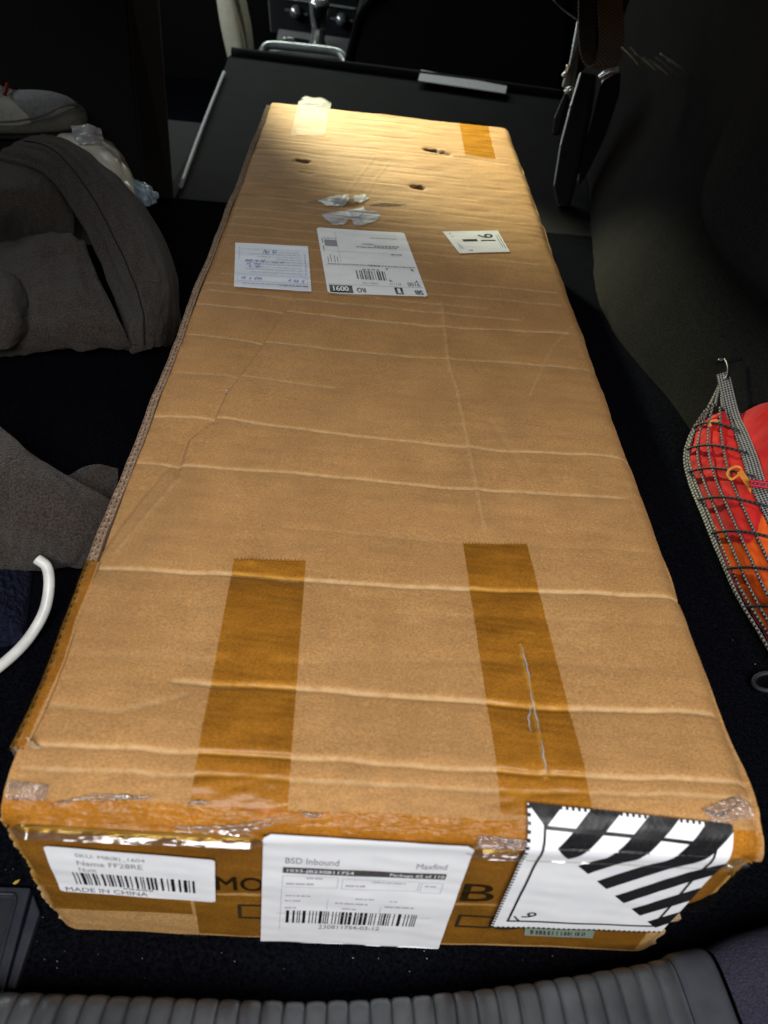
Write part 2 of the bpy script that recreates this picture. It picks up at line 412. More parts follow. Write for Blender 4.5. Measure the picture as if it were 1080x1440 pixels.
_t = np.gradient(PROF, axis=0); _t /= np.linalg.norm(_t, axis=1)[:, None]+1e-12
PN = np.stack([_t[:, 1], -_t[:, 0]], 1)        # outward normal of (y,z)
def s_of_z(z):                                 # front face height -> s
    return S_MIN+z
S_LIP = S_T-_pl[np.argmin(abs(PROF[:, 1]-(HB-.0205)))]

def xs(px, py):
    """photo point -> (x, s) on the undented carton"""
    p = U(px, py, z=HB)
    if p[1] >= S_T: return np.array([p[0], p[1]])
    d = ray(px, py); best = None
    for i in range(len(PROF)-1):
        (y0, z0), (y1, z1) = PROF[i], PROF[i+1]
        A = np.array([[d[1], -(y1-y0)], [d[2], -(z1-z0)]])
        if abs(np.linalg.det(A)) < 1e-12: continue
        t, u = np.linalg.solve(A, [y0-CAM_P[1], z0-CAM_P[2]])
        if -1e-6 <= u <= 1+1e-6 and (best is None or t < best[0]):
            best = (t, PS[i]+(PS[i+1]-PS[i])*u)
    if best is None:
        q = CAM_P+(0-CAM_P[1])/d[1]*d
        return np.array([q[0], s_of_z(q[2])])
    return np.array([CAM_P[0]+best[0]*d[0], best[1]])

CREASES = []    # (points (x,s), depth mm, width mm, broad depth mm, broad width mm, wear and painted highlight)
def crease(pts, d=.7, w=1.6, bd=.5, bw=9, wear_glint=.6, step=0.0):
    CREASES.append((np.array([xs(*p) for p in pts]), d, w, bd, bw, wear_glint, step))
# folds running across the carton
crease([(112, 795), (330, 806), (560, 823), (760, 830), (978, 838)], 1.0, 1.5, .9, 10, .8, step=-.6)
crease([(70, 916), (260, 922), (420, 930), (700, 925), (900, 935)], .25, 4, .6, 16, .2)
crease([(245, 955), (420, 966), (600, 980), (800, 994), (1005, 1000)], 1.1, 2.0, 1.2, 14, .6, step=-.8)
crease([(40, 1046), (300, 1057), (520, 1072), (740, 1086), (1050, 1098)], 1.0, 1.5, .5, 6, .6, step=-.7)
crease([(30, 1080), (300, 1090), (700, 1112), (1060, 1120)], .6, 1.5, .4, 5, .5)
crease([(180, 648), (420, 665), (640, 686), (880, 700)], .6, 1.4, .4, 8, .6, step=-.5)
crease([(200, 582), (320, 588), (520, 615), (700, 633), (890, 642)], .5, 1.3, .4, 8, .6, step=-.4)
crease([(262, 425), (390, 436), (500, 447), (600, 457), (800, 468)], .9, 1.5, .5, 8, .9)
crease([(245, 466), (370, 480), (560, 500), (730, 510), (850, 520)], .6, 1.4, .4, 8, .7)
crease([(220, 520), (330, 528), (470, 545)], .3, 2, .3, 8, .4)
crease([(60, 990), (170, 998), (260, 975)], .5, 3, .4, 8, .3)
crease([(560, 860), (780, 868), (990, 880)], .25, 3, .4, 12, .2)
crease([(400, 740), (650, 762), (930, 775)], .2, 3, .35, 12, .2)
# long diagonal fold on the left
crease([(418, 412), (395, 445), (352, 508), (320, 550), (300, 592), (266, 618), (246, 662)], 1.0, 1.2, .3, 7, .15, step=-1.1)
crease([(268, 598), (262, 625), (249, 668)], .8, 1.4, .3, 6, .1, step=-.8)
crease([(242, 650), (192, 708), (152, 762), (132, 792)], .8, 2.0, .5, 8, .1, step=-.9)
crease([(252, 672), (210, 722), (165, 775)], -.7, 2.4, 0, 6, .3)
# ridges running along the carton
crease([(622, 425), (628, 500), (645, 562), (660, 640), (682, 742)], -.7, 2.0, -.5, 10, .32, step=-.5)
crease([(338, 685), (345, 735), (352, 788)], -.8, 4, -.5, 14, .12)
crease([(264, 848), (260, 900), (250, 953)], .9, 2.4, .8, 10, .1, step=.7)
crease([(733, 905), (745, 960), (758, 1030), (768, 1090)], -1.0, 1.4, .5, 6, .8)
crease([(863, 838), (885, 890), (903, 932)], -.5, 2.5, .3, 8, .12)
crease([(830, 430), (775, 490), (745, 555)], .4, 2, .3, 8, .3)
crease([(900, 540), (915, 610), (905, 640)], .4, 3, .4, 9, .4)
crease([(690, 590), (730, 650), (750, 690)], .4, 4, .4, 10, .2)
crease([(525, 222), (502, 252), (476, 290)], -.4, 2.5, .3, 7, .1)
crease([(548, 226), (525, 256), (505, 292)], -.4, 2.5, .3, 7, .1)
crease([(1005, 940), (1030, 1000), (1050, 1060)], .8, 3, .4, 6, .5)
# the crushed far end: many close ribs across
_r2 = random.Random(3)
for py in (163, 172, 181, 190, 199, 206, 214, 221, 229, 238, 246, 254, 263, 271, 279, 288, 298, 308, 320, 334, 346, 372, 388, 402, 413):
    xl = 375-.3957*(py-140); xr = 718+.3851*(py-183)
    a = xl+_r2.uniform(.03, .5)*(xr-xl)*(1 if _r2.random() < .6 else .1); b = xr-_r2.uniform(.03, .45)*(xr-xl)*(1 if _r2.random() < .6 else .1)
    sl_ = .11-.00005*(py-140)
    y0 = py+(a-xl)*sl_*.9-8
    n_ = 5; pts = []
    for q in range(n_):
        X = a+(b-a)*q/(n_-1); pts.append((X, y0+(X-a)*sl_+_r2.uniform(-1.2, 1.2)))
    crease(pts, _r2.uniform(.1, .6), _r2.uniform(1.8, 3.0), _r2.uniform(.0, .35), 9, .5)
# punctures
for (px_, py_, dd, ww) in ((425, 226, 5, 5), (606, 211, 6, 6), (588, 263, 5, 5), (490, 288, 4, 9), (430, 243, 2, 6), (625, 216, 3, 5)):
    CREASES.append((np.array([xs(px_-5, py_-1), xs(px_+5, py_+1)]), dd, ww, 0, 1, .1, 0.0))

def disp(x, s):
    """dents of the carton's face (metres along its normal) and how worn and highlight-pale a point is"""
    x = np.asarray(x, float); s = np.asarray(s, float)
    d = .0009*snoise(x, s, 11, 3, 4.0)+.00035*snoise(x, s*2.2, 5, 3, 18.0)
    far = np.clip((s-.55)/.35, 0, 1)
    d = d+far*.0003*snoise(x*1.5, s*6, 21, 3, 5.0)
    wear_glint = np.zeros_like(d)
    jx = .0009*snoise(x, s, 31, 2, 16.0); js = .0009*snoise(x, s, 32, 2, 16.0)
    X = x+jx; Sx = s+js
    for (P, dp, wd, bd, bw, wr, stp) in CREASES:
        lo = P.min(0)-.035; hi = P.max(0)+.035
        m = (X > lo[0]) & (X < hi[0]) & (Sx > lo[1]) & (Sx < hi[1])
        if not m.any(): continue
        xx = X[m]; ss = Sx[m]; dist = np.full(xx.shape, 1e9); sgn = np.zeros(xx.shape)
        for a, b in zip(P[:-1], P[1:]):
            ab = b-a; t = np.clip(((xx-a[0])*ab[0]+(ss-a[1])*ab[1])/(ab@ab+1e-12), 0, 1)
            dn = np.hypot(xx-a[0]-t*ab[0], ss-a[1]-t*ab[1]); cl = dn < dist; dist = np.where(cl, dn, dist)
            sgn = np.where(cl, ((xx-a[0])*ab[1]-(ss-a[1])*ab[0])/(np.linalg.norm(ab)+1e-12)*1000, sgn)
        dist *= 1000
        g = np.exp(-(dist/wd)**2)
        d[m] -= (dp*.95*g+bd*1.1*np.exp(-(dist/bw)**2))*.001
        if stp:
            tl = ((xx-P[0][0])*(P[-1]-P[0])[0]+(ss-P[0][1])*(P[-1]-P[0])[1])/((P[-1]-P[0])@(P[-1]-P[0])); fd = np.clip(tl/.12, 0, 1)*np.clip((1-tl)/.12, 0, 1)
            d[m] += np.tanh(sgn/.8)*stp*.0007*(2.4 if stp == -1.1 else 1)*np.exp(-dist/14)*fd
        wear_glint[m] = np.maximum(wear_glint[m], wr*np.exp(-(dist/(wd*.8+.4))**2))
    # crumpled lip
    lip = np.exp(-((s-.008)/.014)**2)
    d = d+lip*(.0012*snoise(x, s*3, 41, 3, 9.0)+.0006*snoise(x, s*2, 42, 2, 35.0))
    edge = np.exp(-((WX-np.abs(x))/.012)**2)*np.clip((s-.02)/.02, 0, 1)
    d = d-edge*(.0016+.0014*snoise(x*0, s, 51, 3, 9.0))
    front = np.clip((.0-s)/.03, 0, 1)
    d = np.where(s < S_LIP, front*.0007*snoise(x, s*2, 61, 3, 9.0), d)
    return d, wear_glint
def surf(x, s, off=0.0, with_wear_glint=False, dscale=1.0):
    x = np.asarray(x, float); s = np.asarray(s, float)
    sc = np.minimum(s, S_T)
    y = np.interp(sc, PS[::-1], PROF[::-1, 0]); z = np.interp(sc, PS[::-1], PROF[::-1, 1])
    ny = np.interp(sc, PS[::-1], PN[::-1, 0]); nz = np.interp(sc, PS[::-1], PN[::-1, 1])
    top = s > S_T
    y = np.where(top, s, y); z = np.where(top, HB, z); ny = np.where(top, 0, ny); nz = np.where(top, 1, nz)
    nn = np.hypot(ny, nz)+1e-9; ny /= nn; nz /= nn
    d, wr = disp(x, s); d = d*dscale+off
    P = np.stack([x, y+ny*d, z+nz*d], -1)
    return (P, wr) if with_wear_glint else P

BOX = empty('cardboard_box', (0, 0.6, 0))
tag(BOX, 'long battered brown corrugated carton with tape, labels and a black-striped white sticker', 'carton')

# top panel, from the far end over the crumpled lip
sv = np.concatenate([np.linspace(S_LIP, .09, 110, endpoint=False), np.linspace(.09, .4, 230, endpoint=False), np.linspace(.4, LB, 420)])
xv = np.linspace(-.1925, .2, 320)
XX, SS = np.meshgrid(xv, sv)
# outline of the panel: right edge frays a little, near corners rounded
edge_r = .0015*snoise(SS*0, SS, 71, 3, 7.0)
XX = np.where(XX > .18, XX+(XX-.18)/.02*edge_r, XX)
XX = XX*(1+(.022+.012*(XX < 0))*np.exp(-(np.clip(SS, 0, 9)/.07)**2)*np.clip(np.abs(XX)/.2, 0, 1)**2)
FS = SS+(XX*-.030)*np.clip((SS-1.0)/.2, 0, 1)   # far end cut slightly askew
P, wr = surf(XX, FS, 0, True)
fold = np.clip((np.abs(XX)-.190)/.010, 0, 1)
P[..., 2] -= np.where(XX > 0, fold**2*.0045, 0)
nr, nc = XX.shape
Vt = P.reshape(-1, 3)
mesh('top_panel', Vt, grid_faces(nr, nc), CARD, BOX, smooth=True, attr={'wear_glint': wr.ravel()})
# underside of the lip: thickness of the board seen in the seam
xl = np.linspace(-.198, .203, 160)
base = surf(xl, np.full_like(xl, S_LIP), 0)
lipd = np.stack([base, base+np.array([0, .003, -.0005]), base+np.array([0, .010, 0.001])], 0)
mesh('lip_edge', lipd.reshape(-1, 3), grid_faces(3, 160), FLUTE, BOX)

# front panel with torn ends
zt = HB-.0275
zf = np.linspace(0.0006, zt, 70); xf = np.linspace(-1, 1, 200)
def left_edge(z):
    return -.2025+.0028*snoise(z*0, z, 81, 4, 22.0)+.004*np.exp(-((z-.0)/.02)**2)+.0015*snoise(z*0, z, 82, 2, 120.0)
def right_edge(z):
    q = z/zt
    return .2035+.0015*snoise(z*0, z, 83, 4, 60.0)-.028*np.exp(-((q-.36)/.16)**2)-.012*np.exp(-((q-.05)/.12)**2)
ZF, TF = np.meshgrid(zf, xf, indexing='ij')
le = left_edge(ZF); re = right_edge(ZF)
XF = le+(re-le)*(TF+1)/2
PF = surf(XF, s_of_z(ZF)); PF[..., 1] += np.clip((zt-.004-ZF)/-.004, 0, 1)*.0016
zw = .0006*snoise(XF, ZF*0, 84, 3, 20.0)
PF[..., 2] += zw*(ZF/zt)
# torn ends bend back from the face
PF[..., 1] += .006*np.exp(-((XF-le)/.006)**2)+.005*np.exp(-((re-XF)/.008)**2)
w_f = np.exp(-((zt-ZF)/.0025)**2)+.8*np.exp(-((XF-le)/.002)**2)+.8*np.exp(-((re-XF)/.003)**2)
mesh('front_panel', PF.reshape(-1, 3), grid_faces(70, 200)[:, ::-1], CARD_F, BOX, smooth=True, attr={'wear_glint': np.clip(w_f*1.2, 0, 1.2).ravel()})
# pale raw upper edge of the front panel
tp = PF[-1]; te = np.stack([tp, tp+np.array([0, .0045, .0006]), tp+np.array([0, .007, -.006])], 0)
mesh('front_panel_edge', te.reshape(-1, 3), grid_faces(3, 200), FLUTE, BOX)
# dark inside board behind the seam, sides, back and bottom
boxm('inner_flap', (-.185, .012, .01), (.185, .018, HB-.014), CARD_IN, BOX)
boxm('side_panel', (.1905, .015, .0005), (.1975, LB-.012, HB-.007), CARD, BOX, .0015)
boxm('back_panel', (-.185, LB-.010, .001), (.188, LB-.004, HB-.006), CARD, BOX, .0015)
boxm('bottom_panel', (-.1975, .010, .0), (.1975, LB-.012, .006), CARD, BOX, .0015)
def wob(y): return -.0035*np.exp(-(y/.07)**2)+.0014*snoise(y*0, y, 91, 3, 4.0)+.0006*snoise(y*0, y, 92, 2, 22.0)
yy = np.linspace(.030, LB-.01, 260); wv_ = wob(yy)
def strip(name, x0, x1, z0, z1, mat):
    V = np.concatenate([np.stack([x0+wv_, yy, np.full_like(yy, z0)], 1), np.stack([x1+wv_, yy, np.full_like(yy, z0)], 1),
                        np.stack([x1+wv_, yy, np.full_like(yy, z1)], 1), np.stack([x0+wv_, yy, np.full_like(yy, z1)], 1)])
    n = len(yy); F = []
    for k in range(4):
        k2 = (k+1) % 4
        for i in range(n-1): F.append((k*n+i, k2*n+i, k2*n+i+1, k*n+i+1))
    return mesh(name, V, F, mat, BOX)
strip('side_panel', -.1990, -.1928, .0005, HB-.012, CARD)
ZE = HB+.0006
for x0 in (-.1988, -.1958, -.1931):
    strip('liner', x0, x0+.0005, HB-.0119, ZE, FLUTE)
yw = np.arange(.030, LB-.012, .00055)
for xc, per, am in ((-.1971, .0060, .00115), (-.1942, .0066, .00105)):
    xw = xc+am*np.sin(2*np.pi*yw/per+.3*np.sin(yw*40))+wob(yw)
    zz = ZE-.0002+.0004*np.sin(yw*300)
    th = .00035; g = np.gradient(xw)/np.gradient(yw); nx_ = 1/np.sqrt(1+g*g); ny_ = -g*nx_
    a = np.stack([xw-th*nx_, yw-th*ny_, zz], 1); b = np.stack([xw+th*nx_, yw+th*ny_, zz], 1)
    a0 = a.copy(); a0[:, 2] = HB-.0118; b0 = b.copy(); b0[:, 2] = HB-.0118
    mesh('flute_paper', np.concatenate([a0, a, b, b0]), grid_faces(4, len(yw)), FLUTE, BOX)

# ------------------------------------------------------------------ things stuck on the carton
def patch(name, q, mat, parent, off, nu=24, nv=24, fringe=0.0, smooth=True, thick=0.0, ragged=None, dscale=1.0, lift=None):
    """sheet laid on the carton; q four photo corners (TL, TR, BR, BL)"""
    c = np.array([xs(*p) for p in q])
    u = np.linspace(0, 1, nu)[None, :]; v = np.linspace(0, 1, nv)[:, None]
    G = (c[0]*((1-u)*(1-v))[..., None]+c[1]*(u*(1-v))[..., None]+c[2]*(u*v)[..., None]+c[3]*((1-u)*v)[..., None])
    if ragged is not None: G = ragged(G, np.broadcast_to(u, (nv, nu)), np.broadcast_to(v, (nv, nu)))
    o = off if lift is None else off+lift(np.broadcast_to(u, (nv, nu)), np.broadcast_to(v, (nv, nu)))
    P = surf(G[..., 0], G[..., 1], o, dscale=dscale)
    return mesh(name, P.reshape(-1, 3), up_faces(P, grid_faces(nv, nu)), mat, parent, smooth=smooth)
def serr(G, u, v):
    """zig-zag cut of a tape end at v=0"""
    k = np.arange(G.shape[1]) % 2
    G = G.copy(); G[0, :, 1] += np.where(k == 0, .0016, -.0014); return G
def tape(q, off=.0004, mat=None, label=None, ragged=serr, nu=41, nv=320, **k):
    o = patch('packing_tape', q, mat or TAPE, BOX, off, nu, nv, ragged=ragged, **k)
    if label: o['label'] = label
    return o
# the two long strips on the near half of the top, running over the lip
tape([(329, 787), (430, 789), (404, 1150), (268, 1130)], label='left amber tape strip running down the near top')
tape([(651, 763), (741, 765), (834, 1150), (704, 1145)], label='right amber tape strip running down the near top')
# far end strips
tape([(645, 168), (685, 173), (697, 224), (654, 218)], mat=TAPE_FAR, label='amber tape on the far right end', ragged=None)
tape([(420, 143), (466, 145), (456, 192), (410, 190)], mat=GLARE, label='shiny glaring tape on the far left end', nu=40, nv=40, ragged=None,
     lift=lambda u, v: .0006+.00015*snoise(u, v*2, 5, 3, 5))
# amber tape over the lip and the whole near end
def lipwarp(seed, amp=.0016):
    def f(G, u, v):
        G = G.copy(); e = np.exp(-(v/.12)**2)
        G[..., 1] += e*amp*snoise(u*3, u*0, seed, 4, 2.0); return G
    return f
xL, xR = -.195, .197
def band(name, x0, x1, s0, s1, mat, off, label=None, nu=160, nv=40, seed=1, amp=.0012, lift=0.0):
    u = np.linspace(0, 1, nu)[None, :]; v = np.linspace(0, 1, nv)[:, None]
    X = x0+(x1-x0)*u+0*v; S = s0+(s1-s0)*v+0*u
    S = S+np.exp(-((1-v)/.08)**2)*amp*snoise(X, X*0, seed, 4, 12.0)
    P = surf(X, S, off+lift*np.abs(snoise(X, S*4, seed+1, 3, 18.0)))
    o = mesh(name, P.reshape(-1, 3), up_faces(P, grid_faces(nv, nu)), mat, BOX, smooth=True)
    if label: o['label'] = label
    return o
band('packing_tape', -.198, .200, s_of_z(.068), .0060, TAPE_F, .0007, 'wrinkled amber tape over the near edge', seed=3, lift=.0008)
band('packing_tape', -.108, .176, s_of_z(.004), s_of_z(.064), TAPE, .0005, 'amber tape along the bottom of the near end', seed=7)
band('packing_tape', -.194, -.110, s_of_z(.034), s_of_z(.067), TAPE, .0005, 'amber tape on the left of the near end', nu=40, seed=9)
# crinkled clear tape bridging the open seam
def seam(name, px0, px1, h0, h1, seed, label, mat=SEAM, depth=.0115, rough=.0022):
    x0 = xs(px0, 1170)[0]; x1 = xs(px1, 1185)[0]
    nu, nv = 220, 26
    u = np.linspace(0, 1, nu)[None, :]; v = np.linspace(0, 1, nv)[:, None]
    X = x0+(x1-x0)*u+0*v
    zc = HB-.0235
    hh = h0+(h1-h0)*u
    Z = zc+(v-.5)*hh+.0012*snoise(X, X*0, seed, 3, 10.0)
    endf = np.clip(np.minimum(u, 1-u)/.06, 0, 1)
    Z = zc+(Z-zc)*(.25+.75*endf)
    Y = -.0040+depth*np.sin(np.pi*v)*1.0+rough*snoise(X*.35, v*.012+X*.05, seed+2, 4, 60.0)*np.sin(np.pi*v)
    P = np.stack([X, Y, Z], -1)
    o = mesh(name, P.reshape(-1, 3), up_faces(P, grid_faces(nv, nu)), mat, BOX, smooth=True); o['label'] = label; return o
seam('clear_tape', 18, 375, .018, .014, 5, 'silvery crinkled clear tape in the seam at the left')
seam('clear_tape', 660, 1062, .015, .015, 9, 'silvery crinkled clear tape in the seam at the right')
# creased scraps of tape on the lip
def scrap(q, mat, seed, label=None, amp=.0022, off=.0012, name='tape_scrap'):
    o = patch(name, q, mat, BOX, off, 40, 20, lift=lambda u, v: amp*np.abs(snoise(u*2, v*2, seed, 3, 2.0)))
    if label: o['label'] = label
scrap([(14, 1098), (70, 1104), (66, 1126), (10, 1124)], CLEAR, 3, 'frosted scrap of clear tape on the near left corner')
scrap([(672, 1172), (740, 1178), (742, 1190), (668, 1186)], CLEAR, 7)
scrap([(985, 1138), (1040, 1118), (1060, 1150), (1000, 1160)], CLEAR, 12, amp=.0018)
for k_, pts_ in enumerate((((66, 1131), (110, 1124), (150, 1119), (228, 1122)), ((120, 1127), (180, 1122), (215, 1124)), ((262, 1132), (280, 1128), (300, 1130)), ((420, 1140), (440, 1146), (455, 1144)), ((240, 1160), (330, 1160), (398, 1146)), ((290, 1166), (350, 1164), (402, 1150)), ((690, 1174), (715, 1180), (738, 1178)), ((985, 1140), (1012, 1146), (1040, 1128)))):
    W_ = np.array([xs(*p) for p in pts_]); W_ = catmull(W_, 30); W_[:, 1] += .0004*np.sin(np.arange(30)*1.7+k_)
    tube('tape_wrinkle', surf(W_[:, 0], W_[:, 1], .0016), [.0001, .0007, .0009, .0006, .0001], CLEAR, BOX, 6, 30)
# glossy wrinkle lines on the right strip
for k_, pts_ in enumerate((((734, 908), (741, 935), (746, 965)), ((745, 968), (753, 1000), (759, 1032)), ((762, 1040), (764, 1065), (770, 1090)), ((748, 990), (744, 1010), (747, 1030)))):
    W_ = np.array([xs(*p) for p in pts_]); W_ = catmull(W_, 24); W_[:, 0] += .0003*np.sin(np.arange(24)*.8+k_)
    tube('tape_wrinkle', surf(W_[:, 0], W_[:, 1], .0006), [.0001, .0004, .0006, .0003, .0001], POUCH, BOX, 6, 24)
# tape along the left edge of the near part
yy2 = np.linspace(.030, .166, 60)
tw = np.stack([np.stack([-.2000+wob(yy2), yy2, np.full_like(yy2, HB-.004)], 1), np.stack([-.1994+wob(yy2), yy2, HB+.0012+.0004*np.sin(yy2*180)], 1),
               np.stack([-.1960+wob(yy2), yy2, HB+.0017+.0005*np.sin(yy2*130)], 1), np.stack([-.1918+wob(yy2)+.0006*np.sin(yy2*90), yy2, HB+.0008+0*yy2], 1)], 0)
o = mesh('packing_tape', tw.reshape(-1, 3), up_faces(tw, grid_faces(4, 60)), TAPE_F, BOX, smooth=True); o['label'] = 'amber tape along the near left edge'
under = np.stack([np.stack([-.1996+wob(yy2), yy2, HB-.004+0*yy2], 1), np.stack([-.1955+wob(yy2), yy2, HB+.0012+0*yy2], 1), np.stack([-.1905+wob(yy2), yy2, HB+.0002+0*yy2], 1)], 0)
mesh('edge_backing', under.reshape(-1, 3), grid_faces(3, 60), CARD, BOX, smooth=True, attr={'wear_glint': np.zeros(180)})

# torn fibre tatters
def tatter(name, pts, mat, yoff, seed, label=None, depth=.004):
    """ragged torn flap of board, outline given in photo points on the front plane, curling"""
    P = []
    n = len(pts)
    for i in range(n):
        a = np.array(pts[i], float); b = np.array(pts[(i+1) % n], float)
        for t in np.linspace(0, 1, 6, endpoint=False):
            q = a+(b-a)*t+rng.normal(0, 1.3, 2)*(0 if t == 0 else 1)
            P.append(U(q[0], q[1], y=yoff))
    P = np.array(P); c = P.mean(0)
    ring2 = c+(P-c)*.55; ring2[:, 1] -= depth*(.4+.6*rng.random(len(P)))
    V = np.vstack([P, ring2, c[None]+np.array([[0, -depth, 0]])]); k = len(P); F = []
    for i in range(k):
        j = (i+1) % k; F.append((i, j, k+j, k+i)); F.append((k+i, k+j, 2*k))
    o = mesh(name, V, F, mat, BOX)
    if label: o['label'] = label
tatter('torn_flap', [(948, 1262), (958, 1292), (930, 1306), (895, 1312), (915, 1290), (935, 1266)], CARD_IN, .000, 1, 'pale torn board fibres at the near right corner', .0015)
tatter('torn_flap', [(996, 1208), (1064, 1196), (1050, 1210), (1042, 1218), (1030, 1234), (1016, 1224), (996, 1232)], CARD_IN, .002, 2, 'ragged torn flap on the right of the near end', .002)
tatter('torn_flap', [(36, 1036), (52, 1046), (62, 1054), (42, 1052)], CARD_IN, .032, 4, depth=.002)

# ------------------------------------------------------------------ labels: lettering and bars laid on the carton
_tc = {}
def text2d(s):
    if s in _tc: return _tc[s]
    cu = bpy.data.curves.new('txt', 'FONT'); cu.body = s; cu.size = 1; cu.resolution_u = 3
    ob = bpy.data.objects.new('txt', cu); COL.objects.link(ob)
    dg = bpy.context.evaluated_depsgraph_get(); dg.update()
    me = bpy.data.meshes.new_from_object(ob.evaluated_get(dg))
    V = np.array([v.co[:2] for v in me.vertices]); F = [list(p.vertices) for p in me.polygons]
    bpy.data.objects.remove(ob); bpy.data.curves.remove(cu); bpy.data.meshes.remove(me)
    lo = V.min(0); hi = V.max(0); _tc[s] = ((V-lo)/(hi-lo), F, (hi-lo)[0]/(hi-lo)[1]); return _tc[s]
class Label:
    def __init__(self, name, q, mat, label, off=.0006, nu=40, nv=40, corner=.0, dscale=.8):
        self.c = np.array([xs(*p) for p in q]); self.off = off; self.dscale = dscale
        self.w = np.linalg.norm(self.c[1]-self.c[0]); self.h = np.linalg.norm(self.c[3]-self.c[0])
        u = np.linspace(0, 1, nu)[None, :]+0*np.linspace(0, 1, nv)[:, None]; v = np.linspace(0, 1, nv)[:, None]+0*u
        if corner:
            rx = corner/self.w; ry = corner/self.h
            dv = np.clip(1-np.minimum(v, 1-v)/ry, 0, 1); ins = rx*(1-np.sqrt(np.clip(1-dv**2, 0, 1)))
            u = ins+(1-2*ins)*u
        self.o = mesh(name, self.pos(u, v, 0).reshape(-1, 3), self.orient(grid_faces(nv, nu)), mat, BOX, smooth=True)
        self.o['label'] = label
    def orient(self, F):
        a, b, c = self.c[0], self.c[1], self.c[3]
        z = (b-a)[0]*(c-a)[1]-(b-a)[1]*(c-a)[0]
        return F[:, ::-1] if z < 0 else F
    def pos(self, u, v, extra):
        c = self.c; u = np.asarray(u, float); v = np.asarray(v, float)
        G = c[0]*((1-u)*(1-v))[..., None]+c[1]*(u*(1-v))[..., None]+c[2]*(u*v)[..., None]+c[3]*((1-u)*v)[..., None]
        return surf(G[..., 0], G[..., 1], self.off+extra, dscale=self.dscale)
    def poly(self, name, polys, mat, lvl=1, sub=0):
        """flat printed shapes; polygons in label (u right, v down)"""
        V = []; F = []
        for p in polys:
            F.append(list(range(len(V), len(V)+len(p)))); V += list(p)
        V = np.array(V)
        o = mesh(name, self.pos(V[:, 0], V[:, 1], .00025*lvl), F, mat, self.o)
        if name == 'corner_mark': o['kind'] = 'stuff'
        return o
    def quads(self, name, rects, mat, lvl=1, n=8):
        """rectangles u0,v0,u1,v1, diced so that they follow the dents"""
        V = []; F = []
        for (u0, v0, u1, v1) in rects:
            nu = max(2, int(abs(u1-u0)*self.w/.004)+2); nv = max(2, int(abs(v1-v0)*self.h/.004)+2)
            uu, vv = np.meshgrid(np.linspace(u0, u1, nu), np.linspace(v0, v1, nv)); b = sum(len(x) for x in V)
            V.append(np.stack([uu.ravel(), vv.ravel()], 1)); F.append(grid_faces(nv, nu)+b)
        V = np.vstack(V); F = np.vstack(F)
        o = mesh(name, self.pos(V[:, 0], V[:, 1], .00025*lvl), self.orient(F), mat, self.o)
        if len(rects) > 1: o['kind'] = 'stuff'
        return o
    def text(self, s, u0, v0, u1, v1, mat, lvl=1, name='lettering', rot=0, bold=0):
        V, F, asp = text2d(s)
        x, y = V[:, 0], 1-V[:, 1]
        if rot == 90: x, y = 1-y, x
        elif rot == -90: x, y = y, 1-x
        elif rot == 180: x, y = 1-x, 1-y
        VV = self.pos(u0+(u1-u0)*x, v0+(v1-v0)*y, .00025*lvl); FF = list(F)
        if bold:
            V2 = self.pos(u0+(u1-u0)*x+bold, v0+(v1-v0)*y, .00025*lvl+.00005); n = len(VV)
            VV = np.vstack([VV, V2]); FF = FF+[[k+n for k in f] for f in F]
        return mesh(name, VV, FF, mat, self.o)
    def barcode(self, u0, v0, u1, v1, mat, seed, n=70, lvl=1, fill=.5):
        r = random.Random(seed); mods = []; tot = 0
        while tot < n:
            b = r.choice((1, 1, 2, 3)); g = r.choice((1, 1, 2, 2, 3)); mods.append((tot, b)); tot += b+g
        k = (u1-u0)/tot
        return self.quads('barcode', [(u0+a*k, v0, u0+(a+b*.95)*k, v1) for a, b in mods], mat, lvl)
    def greek(self, rows, mat, seed, name='small_print', lvl=1, word=(.03, .09), gap=.015):
        """rows of print too small to read: u0,u1,v,height"""
        r = random.Random(seed); R = []
        for (u0, u1, v, h) in rows:
            u = u0
            while u < u1:
                wd = r.uniform(*word); e = min(u+wd, u1)
                R.append((u, v, e, v+h)); u = e+gap
        return self.quads(name, R, mat, lvl)
    def frame(self, name, u0, v0, u1, v1, t, mat, lvl=1):
        tv = t*self.w/self.h
        return self.quads(name, [(u0, v0, u1, v0+tv), (u0, v1-tv, u1, v1), (u0, v0+tv, u0+t, v1-tv), (u1-t, v0+tv, u1, v1-tv)], mat, lvl)
    def pen(self, name, strokes, mat, wdt=.0006, lvl=2):
        V = []; F = []
        for st in strokes:
            st = np.array(st, float); st = catmull(st, max(len(st)*4, 8)); t = np.gradient(st*np.array([self.w, self.h]), axis=0)
            t /= np.linalg.norm(t, axis=1)[:, None]+1e-9; nrm = np.stack([-t[:, 1]/self.w, t[:, 0]/self.h], 1)*wdt/2
            b = len(V); n = len(st)
            V += list(st+nrm)+list(st-nrm)
            F += [(b+i, b+i+1, b+n+i+1, b+n+i) for i in range(n-1)]
        V = np.array(V)
        o = mesh(name, self.pos(V[:, 0], V[:, 1], .00025*lvl), F, mat, self.o)
        if len(strokes) > 1: o['kind'] = 'stuff'
        return o

# --- stock label on the near end, left
A = Label('stock_label', [(62, 1184), (303, 1204), (304, 1263), (87, 1247)], PAPER, 'white stock label with barcode and country of origin', corner=.002, off=.0024)
A.text('SKU: M8(B)_1604', .17, .10, .58, .19, INK_GREY); A.text('Name FF28RE', .17, .23, .56, .33, INK_GREY); A.text('Num', .17, .38, .27, .47, INK_GREY)
A.barcode(.12, .50, .88, .80, INK, 4, 95); A.greek([(.41, .60, .815, .025)], INK_GREY, 3, word=(.02, .05), gap=.008)
A.text('MADE IN CHINA', .04, .88, .56, .97, INK_GREY, bold=.002)
